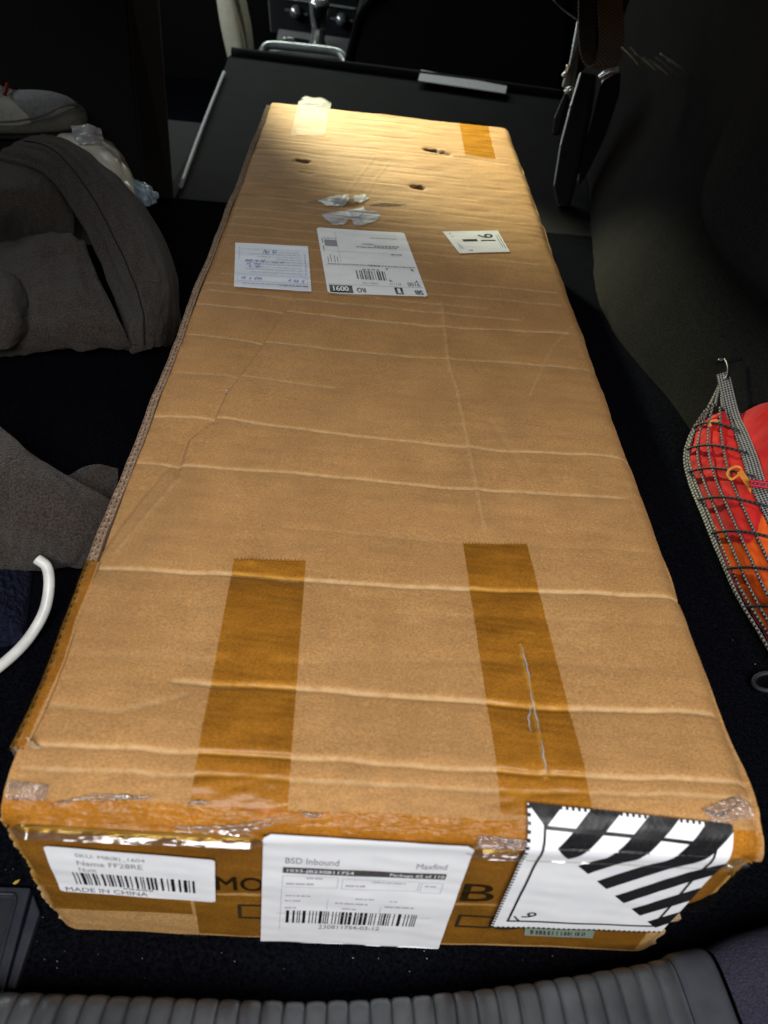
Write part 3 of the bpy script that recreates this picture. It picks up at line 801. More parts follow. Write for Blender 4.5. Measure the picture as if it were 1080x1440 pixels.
# --- big inbound label
B = Label('inbound_label', [(371, 1168), (668, 1184), (615, 1331), (367, 1325)], PAPER, 'large white inbound shipping label covering the carton lettering', corner=.004, off=.0026, nu=50, nv=60)
B.text('BSD Inbound', .11, .155, .37, .205, INK_GREY); B.text('Maxfind', .75, .155, .90, .20, INK_GREY)
bar = B.quads('header_bar', [(.10, .235, .91, .285)], INK_BAR)
B.text('1033-JB230811754', .12, .245, .45, .277, PAPER, 2, bold=.001); B.text('Package 62 of 110', .63, .245, .90, .277, PAPER, 2, bold=.001)
B.frame('table_line', .10, .305, .38, .395, .003, INK_FAINT); B.frame('table_line', .40, .315, .79, .40, .003, INK_FAINT); B.frame('table_line', .80, .32, .91, .41, .003, INK_FAINT)
B.greek([(.22, .30, .315, .012), (.12, .26, .36, .014), (.55, .72, .33, .010), (.42, .52, .365, .014), (.82, .88, .345, .012),
         (.12, .25, .47, .012), (.48, .58, .475, .010), (.66, .70, .49, .010), (.12, .20, .52, .012), (.38, .55, .525, .014), (.64, .80, .54, .014),
         (.12, .18, .585, .012), (.42, .50, .58, .012)], INK_FAINT, 5, word=(.01, .05), gap=.006)
B.quads('table_line', [(.098, .41, .101, .80), (.34, .50, .343, .60), (.08, .645, .9, .648), (.62, .55, .623, .62)], INK_FAINT)
B.barcode(.13, .615, .83, .735, INK, 9, 120); B.text('230811754-03-12', .31, .75, .64, .79, INK_GREY)
# --- class nine striped sticker that wraps over the lip
C = Label('striped_sticker', [(740, 1130), (1026, 1160), (928, 1303), (689, 1296)], PAPER, 'white square sticker with black diagonal stripes over the near right edge', off=.0030, nu=60, nv=60, dscale=.6)
# stripes run parallel to the diagonal from lower left to upper right, only above the other diagonal
def clip_poly(P, a, b, c):
    out = []
    for i in range(len(P)):
        p, q = P[i], P[(i+1) % len(P)]; fp = a*p[0]+b*p[1]+c; fq = a*q[0]+b*q[1]+c
        if fp >= 0: out.append(p)
        if fp*fq < 0:
            t = fp/(fp-fq); out.append((p[0]+(q[0]-p[0])*t, p[1]+(q[1]-p[1])*t))
    return out
NS = 7
for k in range(NS):
    e0 = -1+2*(k+.07)/NS; wid = 2/NS*.52; strp = []
    for j in range(56):
        for g in range(5):
            d0 = j/56; d1 = (j+1)/56; ea = e0+wid*g/5; eb = e0+wid*(g+1)/5
            pl = [((e+1+d)/2, (e+1-d)/2) for (e, d) in ((ea, d0), (eb, d0), (eb, d1), (ea, d1))]
            for hp in ((1, 0, 0), (-1, 0, 1), (0, 1, 0), (0, -1, 1)):
                pl = clip_poly(pl, *hp)
                if len(pl) < 3: break
            if len(pl) >= 3: strp.append(pl)
    if strp: C.poly('black_stripe', strp, INK, 1)
bi = .075
C.quads('border_line', [(bi, bi, 1-bi, bi+.014), (bi, 1-bi-.014, 1-bi, 1-bi), (bi, bi, bi+.012, 1-bi), (1-bi-.012, bi, 1-bi, 1-bi)], INK, 2)
# perforated rim
per = []
for k in range(34):
    t = (k+.25)/34; e = .45/34
    per += [(-.004, t, .014, t+e), (t, -.004, t+e, .012), (t, .986, t+e, 1.004)]
C.quads('perforation_dash', per, INK, 2)
C.text('9', .11, .80, .20, .90, INK, 2, bold=.002, rot=0) if False else None
def rtext(L, s, cu, cv, size, ang, mat, lvl=2):
    V, F, asp = text2d(s); x = (V[:, 0]-.5)*asp*size; y = (.5-V[:, 1])*size
    ca, sa = math.cos(ang), math.sin(ang); X = x*ca-y*sa; Y = x*sa+y*ca
    return mesh('lettering', L.pos(cu+X/L.w, cv+Y/L.h, .00025*lvl), F, mat, L.o)
rtext(C, '9', .185, .845, .0105, math.radians(45), INK)
C.quads('underline', [], INK) if False else None
C.pen('underline', [[(.105, .855), (.125, .885), (.15, .915)]], INK, .0012, 3)
# --- small green stock sticker
G_ = Label('small_sticker', [(738, 1302), (836, 1306), (833, 1317), (737, 1313)], noise_mat('green_sticker', (.20, .26, .20), (.26, .32, .25), 60, .6, 0), 'tiny grey-green serial sticker below the striped one', off=.0012, nu=12, nv=6)
G_.barcode(.08, .25, .92, .75, INK_BAR, 12, 50)

# --- shipping label on the top, upside down to the viewer: corners in its own reading order
S = Label('shipping_label', [(602, 418), (461, 413), (445, 321), (568, 328)], PAPER, 'white courier shipping label with barcode, upside down on the carton top', corner=.003, off=.0010, nu=50, nv=50)
S.text('SIB', .035, .022, .115, .085, INK, 1, bold=.006)
S.quads('black_panel', [(.235, .018, .318, .112)], INK); S.text('1', .263, .032, .288, .098, PAPER, 2, bold=.006)
S.text('RO', .615, .022, .70, .085, INK, 1, bold=.006)
S.quads('black_panel', [(.745, .012, .975, .108)], INK); S.text('0091', .785, .028, .935, .092, PAPER, 2, bold=.006)
S.quads('rule_line', [(.02, .12, .98, .126), (.02, .40, .98, .404), (.25, .62, .97, .624), (.80, .44, .804, .94)], INK_FAINT)
S.text('9100', .04, .135, .165, .19, INK_GREY, 1, bold=.004); S.text('811115', .235, .145, .35, .175, INK_GREY)
S.text('230811754', .47, .14, .63, .165, INK_GREY)
S.barcode(.37, .205, .68, .335, INK, 21, 52); S.greek([(.42, .60, .345, .018)], INK_GREY, 3, word=(.02, .05))
# corner marks where the code squares are left blank
S.poly('corner_mark', [[(.055, .195), (.085, .195), (.055, .225)], [(.31, .195), (.345, .195), (.345, .225)], [(.055, .385), (.09, .385), (.055, .355)], [(.315, .385), (.345, .385), (.345, .355)]], INK, 1)
S.greek([(.03, .95, .410, .012), (.40, .52, .405, .02), (.12, .24, .60, .018), (.15, .60, .705, .016), (.12, .40, .73, .016), (.40, .52, .75, .016), (.12, .42, .87, .010)], INK_GREY, 8, word=(.012, .04), gap=.008)
S.quads('faded_panel', [(.80, .70, .94, .80)], INK_GREY); S.greek([(.80, .94, .82, .012)], INK_GREY, 4, word=(.02, .04))
S.quads('side_print', [(.83, .45, .838, .53), (.86, .44, .868, .55), (.90, .45, .908, .56), (.93, .44, .938, .52), (.955, .62, .965, .70), (.955, .74, .965, .82)], INK_GREY)
# --- handwritten form, upside down
Fm = Label('handwritten_form', [(438, 411), (329, 404), (331, 342), (433, 347)], PAPER_FORM, 'pale blue handwritten paper form on the carton top', off=.0010, nu=40, nv=40)
Fm.greek([(.04, .40, .075, .022), (.40, .90, .085, .010)], INK_GREY, 2, word=(.03, .08), gap=.01)
Fm.quads('rule_line', [(.02, .125, .98, .131), (.06, .29, .94, .294), (.10, .86, .96, .866), (.94, .62, .946, .90)], INK_FAINT)
Fm.frame('form_frame', .04, .14, .96, .27, .004, INK_FAINT)
Fm.greek([(.10, .80, .335, .012), (.10, .86, .40, .012), (.10, .68, .455, .012), (.10, .72, .515, .012), (.10, .86, .575, .012), (.10, .45, .63, .012), (.10, .70, .685, .012), (.12, .82, .745, .012), (.14, .50, .80, .010)], INK_FAINT, 6, word=(.02, .09), gap=.012)
Fm.quads('tick_box', [(.045, .33+.06*k, .065, .36+.06*k) for k in range(8)], INK_FAINT)
def scrawl(u0, u1, v, h, seed):
    r = random.Random(seed); pts = []; u = u0
    sts = []
    while u < u1:
        wl = r.uniform(.05, .12); p = []
        n = int(wl/.011)
        for k in range(n): p.append((u+k*.011+r.uniform(-.004, .004), v+h*(.5+.5*math.sin(k*2.2+r.uniform(-.6, .6)))))
        if len(p) > 2: sts.append(p)
        u += wl+.02
    return sts
Fm.pen('pen_writing', scrawl(.08, .30, .16, .07, 1)+scrawl(.64, .92, .17, .07, 2)+scrawl(.34, .48, .55, .05, 3)+scrawl(.60, .88, .56, .05, 4)+scrawl(.66, .84, .43, .05, 5)+scrawl(.66, .80, .49, .045, 6)+scrawl(.44, .64, .76, .10, 7), INK_BLUE, .0007)
# --- number label
Nn = Label('number_label', [(622, 327), (700, 325), (717, 355), (646, 358)], PAPER, 'small white number label on the right of the carton top', off=.0010, corner=.0, nu=30, nv=24)
Nn.text('91', .42, .20, .62, .52, INK, 1, rot=90, bold=.004) if False else None
Nn.text('91', .57, .16, .85, .48, INK, 1, rot=90); Nn.text('1', .24, .39, .51, .48, INK, 1, rot=90)
Nn.quads('side_print', [(.905, .22, .92, .80), (.95, .18, .965, .86)], INK_GREY); Nn.greek([(.09, .12, .08, .03), (.08, .14, .22, .03), (.22, .30, .86, .05)], INK_GREY, 2, word=(.02, .04))
Nn.quads('side_print', [(.10, .55, .115, .80), (.14, .62, .15, .82)], INK_GREY)

# --- print on the carton's near end
class Print(Label):
    def __init__(self, q, off):
        self.c = np.array([xs(*p) for p in q]); self.off = off; self.o = BOX; self.dscale = 1
        self.w = np.linalg.norm(self.c[1]-self.c[0]); self.h = np.linalg.norm(self.c[3]-self.c[0])
pr = Print([(20, 1180), (1075, 1200), (960, 1330), (85, 1312)], .0003)
pr_ = 0; pr.c = np.array([(-.2, s_of_z(.137)), (.2, s_of_z(.137)), (.2, s_of_z(0)), (-.2, s_of_z(0))]); pr.w = .4; pr.h = .137
def uvp(px, py):
    a = xs(px, py); return ((a[0]+.2)/.4, (s_of_z(.137)-a[1])/.137)
def ptext(s, px0, py0, px1, py1, name='printed_lettering', bold=.0012):
    a = uvp(px0, py0); b = uvp(px1, py1); return pr.text(s, a[0], a[1], b[0], b[1], INK_BOX, 1, name, bold=bold)
def pframe(px0, py0, px1, py1):
    a = uvp(px0, py0); b = uvp(px1, py1); return pr.frame('printed_tick_box', a[0], a[1], b[0], b[1], .0055, INK_BOX)
ptext('MO', 302, 1230, 371, 1253); ptext('B', 654, 1242, 691, 1267); pframe(334, 1271, 374, 1291); pframe(645, 1286, 690, 1304)
ptext('3', 703, 1288, 733, 1307); pframe(259, 1313, 292, 1330); pframe(322, 1315, 346, 1330)


# punctures, torn pouch remnants and scuffs on the top
def blob(name, cx, cy, rx, ry, mat, off, seed, label=None, n=26, rag=.25, lift=0.0):
    r = random.Random(seed); c0 = xs(cx, cy)
    ex = xs(cx+rx, cy)-c0; ey = xs(cx, cy+ry)-c0
    rings = 5; V = [c0]; F = []
    for k in range(1, rings+1):
        for i in range(n):
            th = 2*math.pi*i/n; rr = k/rings*(1+rag*(r.random()-.5)*2*(k == rings))
            V.append(c0+ex*rr*math.cos(th)+ey*rr*math.sin(th))
    for i in range(n):
        F.append((0, 1+i, 1+(i+1) % n))
        for k in range(rings-1):
            a = 1+k*n; b = a+n; F.append((a+i, b+i, b+(i+1) % n, a+(i+1) % n))
    V = np.array(V); lf = off+(lift*np.abs(snoise(V[:, 0], V[:, 1], seed, 3, 25.0)) if lift else 0)
    o = mesh(name, surf(V[:, 0], V[:, 1], lf), F, mat, BOX, smooth=True)
    if label: o['label'] = label
    return o
blob('puncture', 424, 225.5, 13, 2.6, DARKCARD, .0004, 1, 'torn puncture near the far left of the top')
blob('puncture', 604, 210.5, 9, 2.0, DARKCARD, .0004, 2); blob('puncture', 620, 212.5, 5, 1.4, DARKCARD, .0004, 3)
blob('puncture', 588, 262.5, 7, 3.0, DARKCARD, .0004, 4, 'small dark puncture on the top right of the shiny pouch remnants')
blob('scuff', 470, 283, 34, 4, cardboard_mat('gouged_board', (.26, .16, .08), wear_glint=False), .0003, 5); blob('scuff', 545, 288, 22, 2, DARKCARD, .0003, 6)
blob('scuff', 320, 549, 2.2, 5, CARD_IN, .0005, 7, rag=.7); blob('scuff', 304, 594, 2.5, 1.6, CARD_IN, .0005, 8, rag=.7)
def cutout(name, pts, mat, off, seed, label=None, lift=.0007):
    """torn sheet with an outline of photo points, diced finely"""
    Q = np.array([xs(*p) for p in pts]); lo = Q.min(0); hi = Q.max(0); n = 46
    gx, gs = np.meshgrid(np.linspace(lo[0], hi[0], n), np.linspace(lo[1], hi[1], n))
    ins = np.zeros_like(gx, bool); j = len(Q)-1
    for i in range(len(Q)):
        c = ((Q[i, 1] > gs) != (Q[j, 1] > gs)) & (gx < (Q[j, 0]-Q[i, 0])*(gs-Q[i, 1])/(Q[j, 1]-Q[i, 1]+1e-12)+Q[i, 0]); ins ^= c; j = i
    P = surf(gx, gs, off+lift*np.abs(snoise(gx, gs, seed, 3, 22.0))); F = grid_faces(n, n)
    F = F[ins.ravel()[F].all(1)]
    used = np.unique(F); mp = np.full(n*n, -1); mp[used] = np.arange(len(used))
    o = mesh(name, P.reshape(-1, 3)[used], up_faces(P.reshape(-1, 3)[used], mp[F]), mat, BOX, smooth=True)
    if label: o['label'] = label
    return o
cutout('pouch_remnant', [(446, 282), (470, 276), (490, 273), (492, 282), (478, 290), (458, 291)], POUCH, .0009, 1, 'torn strip of clear plastic above the shipping label')
cutout('pouch_remnant', [(497, 275), (512, 273), (520, 279), (508, 286), (498, 284)], POUCH, .0008, 2)
pz = cutout('pouch_remnant', [(450, 302), (475, 298), (500, 293), (512, 291), (515, 297), (528, 297), (536, 302), (531, 312), (505, 319), (497, 318), (493, 308), (484, 317), (468, 317), (456, 309)], POUCH, .0008, 3, 'larger torn piece of clear plastic with a blue mark')
zz_ = Print([(490, 297), (512, 299), (510, 314), (488, 312)], .0042); zz_.o = pz
zz_.pen('blue_mark', [[(.1, .4), (.4, .2), (.8, .2), (.9, .5), (.6, .8), (.35, .75)], [(.1, .4), (.3, .6)]], INK_BLUE, .0016, 1)
cutout('tape_end', [(424, 141), (430, 137), (440, 140), (452, 139), (462, 144), (462, 148), (422, 147)], GLARE, .0015, 6, lift=.0015)

# ------------------------------------------------------------------ the setting: load bay
gx, gy = np.meshgrid(np.linspace(-.75, .40, 60), np.linspace(-.06, 1.20, 60))
mesh('trunk_floor', np.stack([gx, gy, -.0015+0*gx-.001*np.abs(snoise(gx, gy, 3, 3, 4.0))], -1).reshape(-1, 3), grid_faces(60, 60), CARPET)['kind'] = 'structure'
fl = boxm('cabin_floor', (-1.2, 1.15, -.30), (1.2, 3.6, -.28), CARPET); fl['kind'] = 'structure'
# right side lining with the wheel arch swelling above the net
yr = np.linspace(-.10, 2.05, 120); zr = np.linspace(-.004, .62, 90)
YR, ZR = np.meshgrid(yr, zr, indexing='ij')
XRr = .405-.075/(1+np.exp(-(YR-.74)/.06))/(1+np.exp((YR-1.25)/.12))+.10*np.clip(ZR/.16, 0, 1)**1.4+.05*np.clip((ZR-.16)/.4, 0, 1)+.06*np.clip((YR-.7)/1.3, 0, 1)
bul = np.exp(-(((YR-.66)/.27)**4))*1/(1+np.exp(-(ZR-.155-.10*((YR-.66)/.27)**2)/.010))*np.exp(-np.clip(ZR-.2, 0, 1)/.35)
XRr = XRr-.085*bul+.004*snoise(YR, ZR, 6, 3, 3.0)
mesh('side_lining', np.stack([XRr, YR, ZR], -1).reshape(-1, 3), grid_faces(120, 90), FELT, smooth=True)['kind'] = 'structure'
# unseen roof panel added low over the load bay: shades the far half of the carton from the open tailgate
boxm('roof_shade', (-.85, -.10, .745), (.85, 2.7, .785), FELT, None, .01)['kind'] = 'structure'
# left side lining, behind the jacket
YL, ZL = np.meshgrid(np.linspace(-.10, 1.15, 60), np.linspace(-.004, .6, 40), indexing='ij')
mesh('side_lining', np.stack([-.74-.1*ZL+.01*snoise(YL, ZL, 8, 3, 3.0), YL, ZL], -1).reshape(-1, 3), grid_faces(60, 40)[:, ::-1], FELT, smooth=True)['kind'] = 'structure'

# ------------------------------------------------------------------ ribbed rubber sill
SILL = empty('load_sill', (0, -.1, 0)); tag(SILL, 'grey ribbed rubber sill guard across the bottom of the picture', 'sill guard')
def sill_edge(x):   # y of the inner edge
    return -.048+.040*np.clip((x+.05)/.28, 0, 2)**1.6+.0*x
SP = np.array([(.008, -.02), (.006, .020), (.002, .034), (-.008, .040), (-.028, .044), (-.06, .049), (-.12, .053), (-.20, .055)])
SPd = _chaikin(SP, 2)
def sill_pt(x, k, h=0.0):
    y, z = SPd[k]; t = SPd[min(k+1, len(SPd)-1)]-SPd[max(k-1, 0)]; t = t/np.linalg.norm(t); n = np.array([t[1], -t[0]])
    if n[1] < 0: n = -n
    return np.array([x*(1+.10*max(0, -y)), sill_edge(x)+y+n[0]*h, z+n[1]*h])
x_r0, per_r = -.36, .0124
nrib = int((.196-x_r0)/per_r)
for i in range(nrib):
    x0 = x_r0+i*per_r; hs = [-.0016, -.0002, .0005, .0008, .0005, -.0002, -.0016]; V = []
    for a, h in zip((0, .05, .18, .5, .82, .95, 1), hs):
        for k in range(len(SPd)): V.append(sill_pt(x0+per_r*a, k, h-.0004+.0002*math.sin(i*2.3+k*.4)))
    mesh('rib', V, grid_faces(len(hs), len(SPd)), RUBBER, SILL, smooth=True)
def sill_piece(name, x0, x1, mat, h, n=14):
    V = [sill_pt(x, k, h*(1-abs(2*a/(n-1)-1)**8)) for a, x in enumerate(np.linspace(x0, x1, n)) for k in range(len(SPd))]
    return mesh(name, V, grid_faces(n, len(SPd)), mat, SILL, smooth=True)
xe = x_r0+nrib*per_r
sill_piece('base_strip', x_r0-.02, xe, RUBBER_D, -.003)
sill_piece('smooth_end', xe+.0006, xe+.026, RUBBER_D, .0028)
fo = sill_piece('side_carpet', xe+.0285, xe+.22, FELT_P, .006, 30)

# ------------------------------------------------------------------ left: tray, cable, flake, lint
TR = empty('storage_tray', (-.27, 0, 0)); tag(TR, 'black plastic storage tray lid with a recessed frame at the lower left', 'tray')
z0 = .004
pA = [U(0-90, 1243, z=z0), U(43, 1248, z=z0), U(3, 1400, z=z0), U(-120, 1400, z=z0)]
pR = [U(46, 1256, z=z0), U(56, 1282, z=z0), U(20, 1392, z=z0), U(8, 1392, z=z0)]
prism('lid', [p-[0, 0, .02] for p in pA], pA, TRAYP, TR, .0012)
prism('rim', [p-[0, 0, .02] for p in pR], pR, TRAYP, TR, .0012)
inn = [U(-90, 1257, z=z0+.001), U(22, 1260, z=z0+.001), U(-14, 1400, z=z0+.001), U(-120, 1400, z=z0+.001)]
cc = [p for p in inn]
rimpts = np.array([U(px, py, z=z0+.0012) for px, py in ((-90, 1257), (10, 1257), (19, 1260), (22, 1266), (18, 1282), (-14, 1400))])
tube('frame_bead', rimpts, .0009, TRAYP, TR, 6, 50)
mesh('recess', [U(-90, 1262, z=z0+.0006), U(18, 1265, z=z0+.0006), U(-18, 1400, z=z0+.0006), U(-120, 1400, z=z0+.0006)], [(3, 2, 1, 0)], BLACKM, TR)

cb = [U(52, 786, z=.05), U(66, 798, z=.045), U(69, 825, z=.035), U(62, 860, z=.022), U(42, 895, z=.012), U(14, 925, z=.008), U(-30, 958, z=.007), U(-90, 990, z=.007)]
tag(tube('white_cable', cb, .0046, WHITEC, None, 14, 70), 'white cable curving out from under the fleece at the left', 'cable')
fk = [U(18, 1242, z=.006), U(22, 1238.5, z=.008), U(28, 1236.5, z=.007), U(25, 1241, z=.006), U(20, 1243.5, z=.0055)]
tag(prism('leaf_flake', fk, [p-[0, 0, .0006] for p in fk], LEAFF), 'small yellow dry flake lying beside the carton corner', 'leaf flake')
V = []; F = []
spots = [(52, 1324), (80, 1361), (106, 1370), (200, 1348), (8, 1223), (18, 1222), (735, 1350), (600, 1348), (330, 1352), (1062, 934), (1070, 950), (1030, 900), (1005, 880), (60, 1290), (36, 1309)]
for (a, b) in spots+[(random.uniform(30, 900), random.uniform(1335, 1368)) for _ in range(12)]:
    c = U(a, b, z=.0015); r_ = random.uniform(.0002, .0005); n = len(V)
    for k in range(4): V.append(c+np.array([math.cos(k*2.1)*r_*random.uniform(.5, 1.5), math.sin(k*1.7)*r_, r_*(k == 3)]))
    F += [(n, n+1, n+2), (n, n+1, n+3), (n+1, n+2, n+3), (n, n+2, n+3)]
tag(mesh('lint', V, F, LINT), 'pale lint and crumbs scattered on the dark trunk carpet', 'lint', kind='stuff')

# navy pile of a rug or mat behind the cable
gx, gy = np.meshgrid(np.linspace(0, 1, 70), np.linspace(0, 1, 70))
c4 = [U(-70, 800, z=0), U(48, 790, z=0), U(36, 905, z=0), U(-70, 925, z=0)]
Pm = (c4[0]*((1-gx)*(1-gy))[..., None]+c4[1]*(gx*(1-gy))[..., None]+c4[2]*(gx*gy)[..., None]+c4[3]*((1-gx)*gy)[..., None])
ed = np.minimum(np.minimum(gx, 1-gx), np.minimum(gy, 1-gy)); Pm[..., 2] += .001+.02*np.sqrt(np.clip(ed*3, 0, 1))+.004*snoise(gx, gy, 4, 3, 7.0)*np.clip(ed*8, 0, 1)
tag(mesh('navy_cloth', Pm.reshape(-1, 3), grid_faces(70, 70)[:, ::-1], noise_mat('navy_towelling', (.004, .005, .014), (.014, .016, .034), 250, .95, 1.0, 300, .006, spec=.1), smooth=True), 'dark navy nubbly cloth behind the white cable', 'cloth')

# ------------------------------------------------------------------ fleece jacket
SEAMD = noise_mat('fleece_seam', (.006, .005, .0045), (.012, .010, .009), 400, .95, .3)
JK = empty('fleece_jacket', (-.4, .7, 0)); tag(JK, 'crumpled brown-grey fleece jacket heaped left of the carton', 'jacket')
def fold_sheet(name, rows, seed, parent=JK, mat=None, nr=70, nc=70, amp=.004, thick=.0045, fq=6.0, byz=False, seam_at=0):
    G = np.array([[U(px, py, z=yv) if byz else U(px, py, y=yv) for (px, py, yv) in r] for r in rows])
    B_ = sheet(G, nr, nc)
    du = np.gradient(B_, axis=1); dv = np.gradient(B_, axis=0); nrm = np.cross(du, dv); nrm /= np.linalg.norm(nrm, axis=2)[..., None]+1e-9
    if (nrm*(CAM_P-B_)).sum() < 0: nrm = -nrm
    ii, jj = np.meshgrid(np.linspace(0, 1, nr), np.linspace(0, 1, nc), indexing='ij')
    ed = np.minimum(np.minimum(ii, 1-ii), np.minimum(jj, 1-jj)); rnd = thick*np.sqrt(np.clip(1-(1-np.clip(ed/.05, 0, 1))**2, 0, 1))
    Ft = B_+nrm*(rnd+amp*snoise(ii, jj*1.3, seed, 3, fq/4))[..., None]; Bk = B_-nrm*rnd[..., None]*1.0
    n = nr*nc; F1 = grid_faces(nr, nc); V = np.vstack([Ft.reshape(-1, 3), Bk.reshape(-1, 3)])
    # welded rim
    per_ = [(0, j) for j in range(nc)]+[(i, nc-1) for i in range(1, nr)]+[(nr-1, j) for j in range(nc-2, -1, -1)]+[(i, 0) for i in range(nr-2, 0, -1)]
    pi = np.array([a*nc+b for a, b in per_]); pj = np.roll(pi, -1)
    Fr = np.stack([pi, pj, pj+n, pi+n], 1)
    V = np.vstack([V]); F = np.vstack([F1, F1[:, ::-1]+n, Fr])
    if seam_at: tube('stitched_seam', Ft[3:-3, int(nc*seam_at)]+nrm[3:-3, int(nc*seam_at)]*.0004, .0011, SEAMD, parent, 6, nr-6)
    return mesh(name, V, F, mat or FLEECE, parent, smooth=True)
fold_sheet('shoulder_fold', [[(-10, 222, 1.00), (25, 198, 1.02), (55, 190, 1.04), (78, 198, 1.10)],
    [(62, 245, .93), (80, 214, .95), (100, 206, .98), (120, 216, 1.05)],
    [(108, 305, .87), (128, 266, .88), (150, 250, .91), (174, 268, .99)],
    [(145, 372, .81), (168, 334, .80), (198, 312, .84), (226, 334, .93)],
    [(166, 430, .74), (198, 400, .72), (230, 378, .76), (250, 396, .85)],
    [(180, 478, .68), (205, 452, .665), (232, 436, .70), (250, 455, .79)],
    [(186, 498, .66), (205, 492, .655), (226, 486, .68), (243, 498, .77)]], 1, amp=.007, fq=8, seam_at=.30)
fold_sheet('front_fold', [[(-50, 352, .97), (20, 342, .95), (75, 336, .93), (122, 345, .92)],
    [(-50, 368, .85), (20, 346, .83), (78, 336, .82), (120, 342, .82)],
    [(-50, 402, .77), (20, 388, .755), (82, 380, .75), (134, 382, .76)],
    [(-50, 440, .71), (20, 428, .695), (95, 424, .685), (158, 430, .69)],
    [(-30, 478, .66), (40, 470, .645), (112, 466, .64), (178, 474, .65)],
    [(-30, 505, .66), (60, 494, .65), (130, 488, .645), (190, 494, .66)]], 2, amp=.006, fq=9)
fold_sheet('upper_fold', [[(-50, 232, 1.02), (20, 222, 1.01), (62, 236, 1.0), (95, 275, .98)],
    [(-50, 260, .92), (20, 256, .92), (66, 272, .92), (104, 308, .93)],
    [(-50, 288, .885), (20, 284, .89), (62, 298, .90), (104, 328, .92)],
    [(-50, 318, .90), (20, 312, .905), (62, 322, .92), (104, 342, .94)],
    [(-50, 345, .96), (20, 338, .96), (62, 342, .97), (104, 350, .98)]], 3, amp=.004)
fold_sheet('inner_lining', [[(60, 215, 1.10), (110, 215, 1.12), (175, 275, 1.12)], [(70, 300, 1.04), (140, 320, 1.02), (225, 350, 1.0)],
    [(90, 380, .93), (160, 400, .92), (240, 430, .88)], [(120, 470, .80), (180, 475, .78), (235, 480, .78)]], 7, amp=.004)
fold_sheet('cuff_fold', [[(-50, 375, .74), (-5, 380, .735), (22, 392, .735), (42, 425, .75)], [(-50, 420, .66), (-5, 420, .655), (25, 428, .66), (43, 445, .70)],
    [(-50, 455, .62), (-5, 455, .615), (22, 458, .62), (42, 462, .68)], [(-50, 494, .60), (-5, 492, .60), (14, 488, .61), (36, 474, .67)]], 4, amp=.003)
fold_sheet('hanging_hem', [[(-70, 560, .10), (0, 602, .10), (55, 645, .095), (150, 700, .075), (215, 745, .055)],
    [(-70, 640, .095), (0, 655, .10), (60, 688, .095), (135, 725, .07), (190, 755, .05)],
    [(-70, 715, .07), (0, 724, .075), (60, 742, .07), (122, 758, .055), (175, 772, .04)],
    [(-70, 772, .04), (0, 776, .042), (60, 780, .04), (115, 782, .035), (165, 786, .03)],
    [(-70, 792, .015), (0, 793, .018), (60, 794, .016), (112, 793, .015), (160, 792, .015)]], 5, amp=.005, fq=8, byz=True)
fold_sheet('back_tuck', [[(95, 672, .03), (128, 655, .045), (165, 660, .03)], [(110, 690, .025), (132, 685, .035), (165, 695, .025)], [(120, 712, .015), (140, 712, .018), (165, 718, .015)]], 6, amp=.002, nr=40, nc=40, byz=True)
# stitched seam line along the shoulder fold
# ------------------------------------------------------------------ bags and shoe behind the jacket
def crumple(name, rows, seed, mat, parent, amp=.010, fq=5.0, nr=60, nc=60):
    G = np.array([[U(px, py, y=yv) for (px, py, yv) in r] for r in rows]); B_ = sheet(G, nr, nc)
    ii, jj = np.meshgrid(np.linspace(0, 1, nr), np.linspace(0, 1, nc), indexing='ij')
    rdg = np.abs(snoise(ii, jj, seed, 3, fq/4))
    du = np.gradient(B_, axis=1); dv = np.gradient(B_, axis=0); nrm = np.cross(du, dv); nrm /= np.linalg.norm(nrm, axis=2)[..., None]+1e-9
    if (nrm*(CAM_P-B_)).sum() < 0: nrm = -nrm
    Ft = B_+nrm*(rdg*amp)[..., None]; Bk = Ft-nrm*.0015
    n = nr*nc; F1 = grid_faces(nr, nc)
    pi = np.array([j for j in range(nc)]+[i*nc+nc-1 for i in range(1, nr)]+[(nr-1)*nc+j for j in range(nc-2, -1, -1)]+[i*nc for i in range(nr-2, 0, -1)]); pj = np.roll(pi, -1)
    return mesh(name, np.vstack([Ft.reshape(-1, 3), Bk.reshape(-1, 3)]), np.vstack([F1, F1[:, ::-1]+n, np.stack([pi, pj, pj+n, pi+n], 1)]), mat, parent, smooth=True)
BG = empty('plastic_bag', tuple(U(160, 260, y=1.1))); tag(BG, 'crumpled ivory plastic bag poking out behind the fleece', 'plastic bag')
crumple('bag_body', [[(45, 172, 1.22), (95, 165, 1.22), (128, 172, 1.22), (140, 190, 1.24)], [(60, 200, 1.15), (110, 195, 1.14), (150, 205, 1.14), (165, 215, 1.2)],
    [(90, 230, 1.1), (135, 228, 1.09), (168, 228, 1.1), (186, 240, 1.17)], [(120, 270, 1.06), (160, 268, 1.05), (180, 262, 1.07), (192, 268, 1.14)], [(150, 310, 1.04), (180, 305, 1.03), (194, 292, 1.05), (200, 292, 1.12)]], 2, BAGFILM, BG, .008)
crumple('foil_corner', [[(100, 178, 1.13), (125, 176, 1.13), (140, 182, 1.14)], [(104, 192, 1.12), (128, 190, 1.115), (144, 196, 1.13)], [(112, 204, 1.11), (132, 203, 1.11), (147, 206, 1.125)]], 3, BAGSILVER, BG, .004, nr=26, nc=26)
tag(crumple('blue_wrapper', [[(185, 250, 1.13), (196, 258, 1.11), (206, 262, 1.12)], [(190, 266, 1.09), (204, 266, 1.08), (220, 276, 1.10)], [(196, 284, 1.07), (206, 290, 1.07), (216, 286, 1.09)]], 4, BLUEFILM, None, .006, 5, 40, 40), 'scrap of pale blue plastic wrapper beside the ivory bag', 'wrapper')

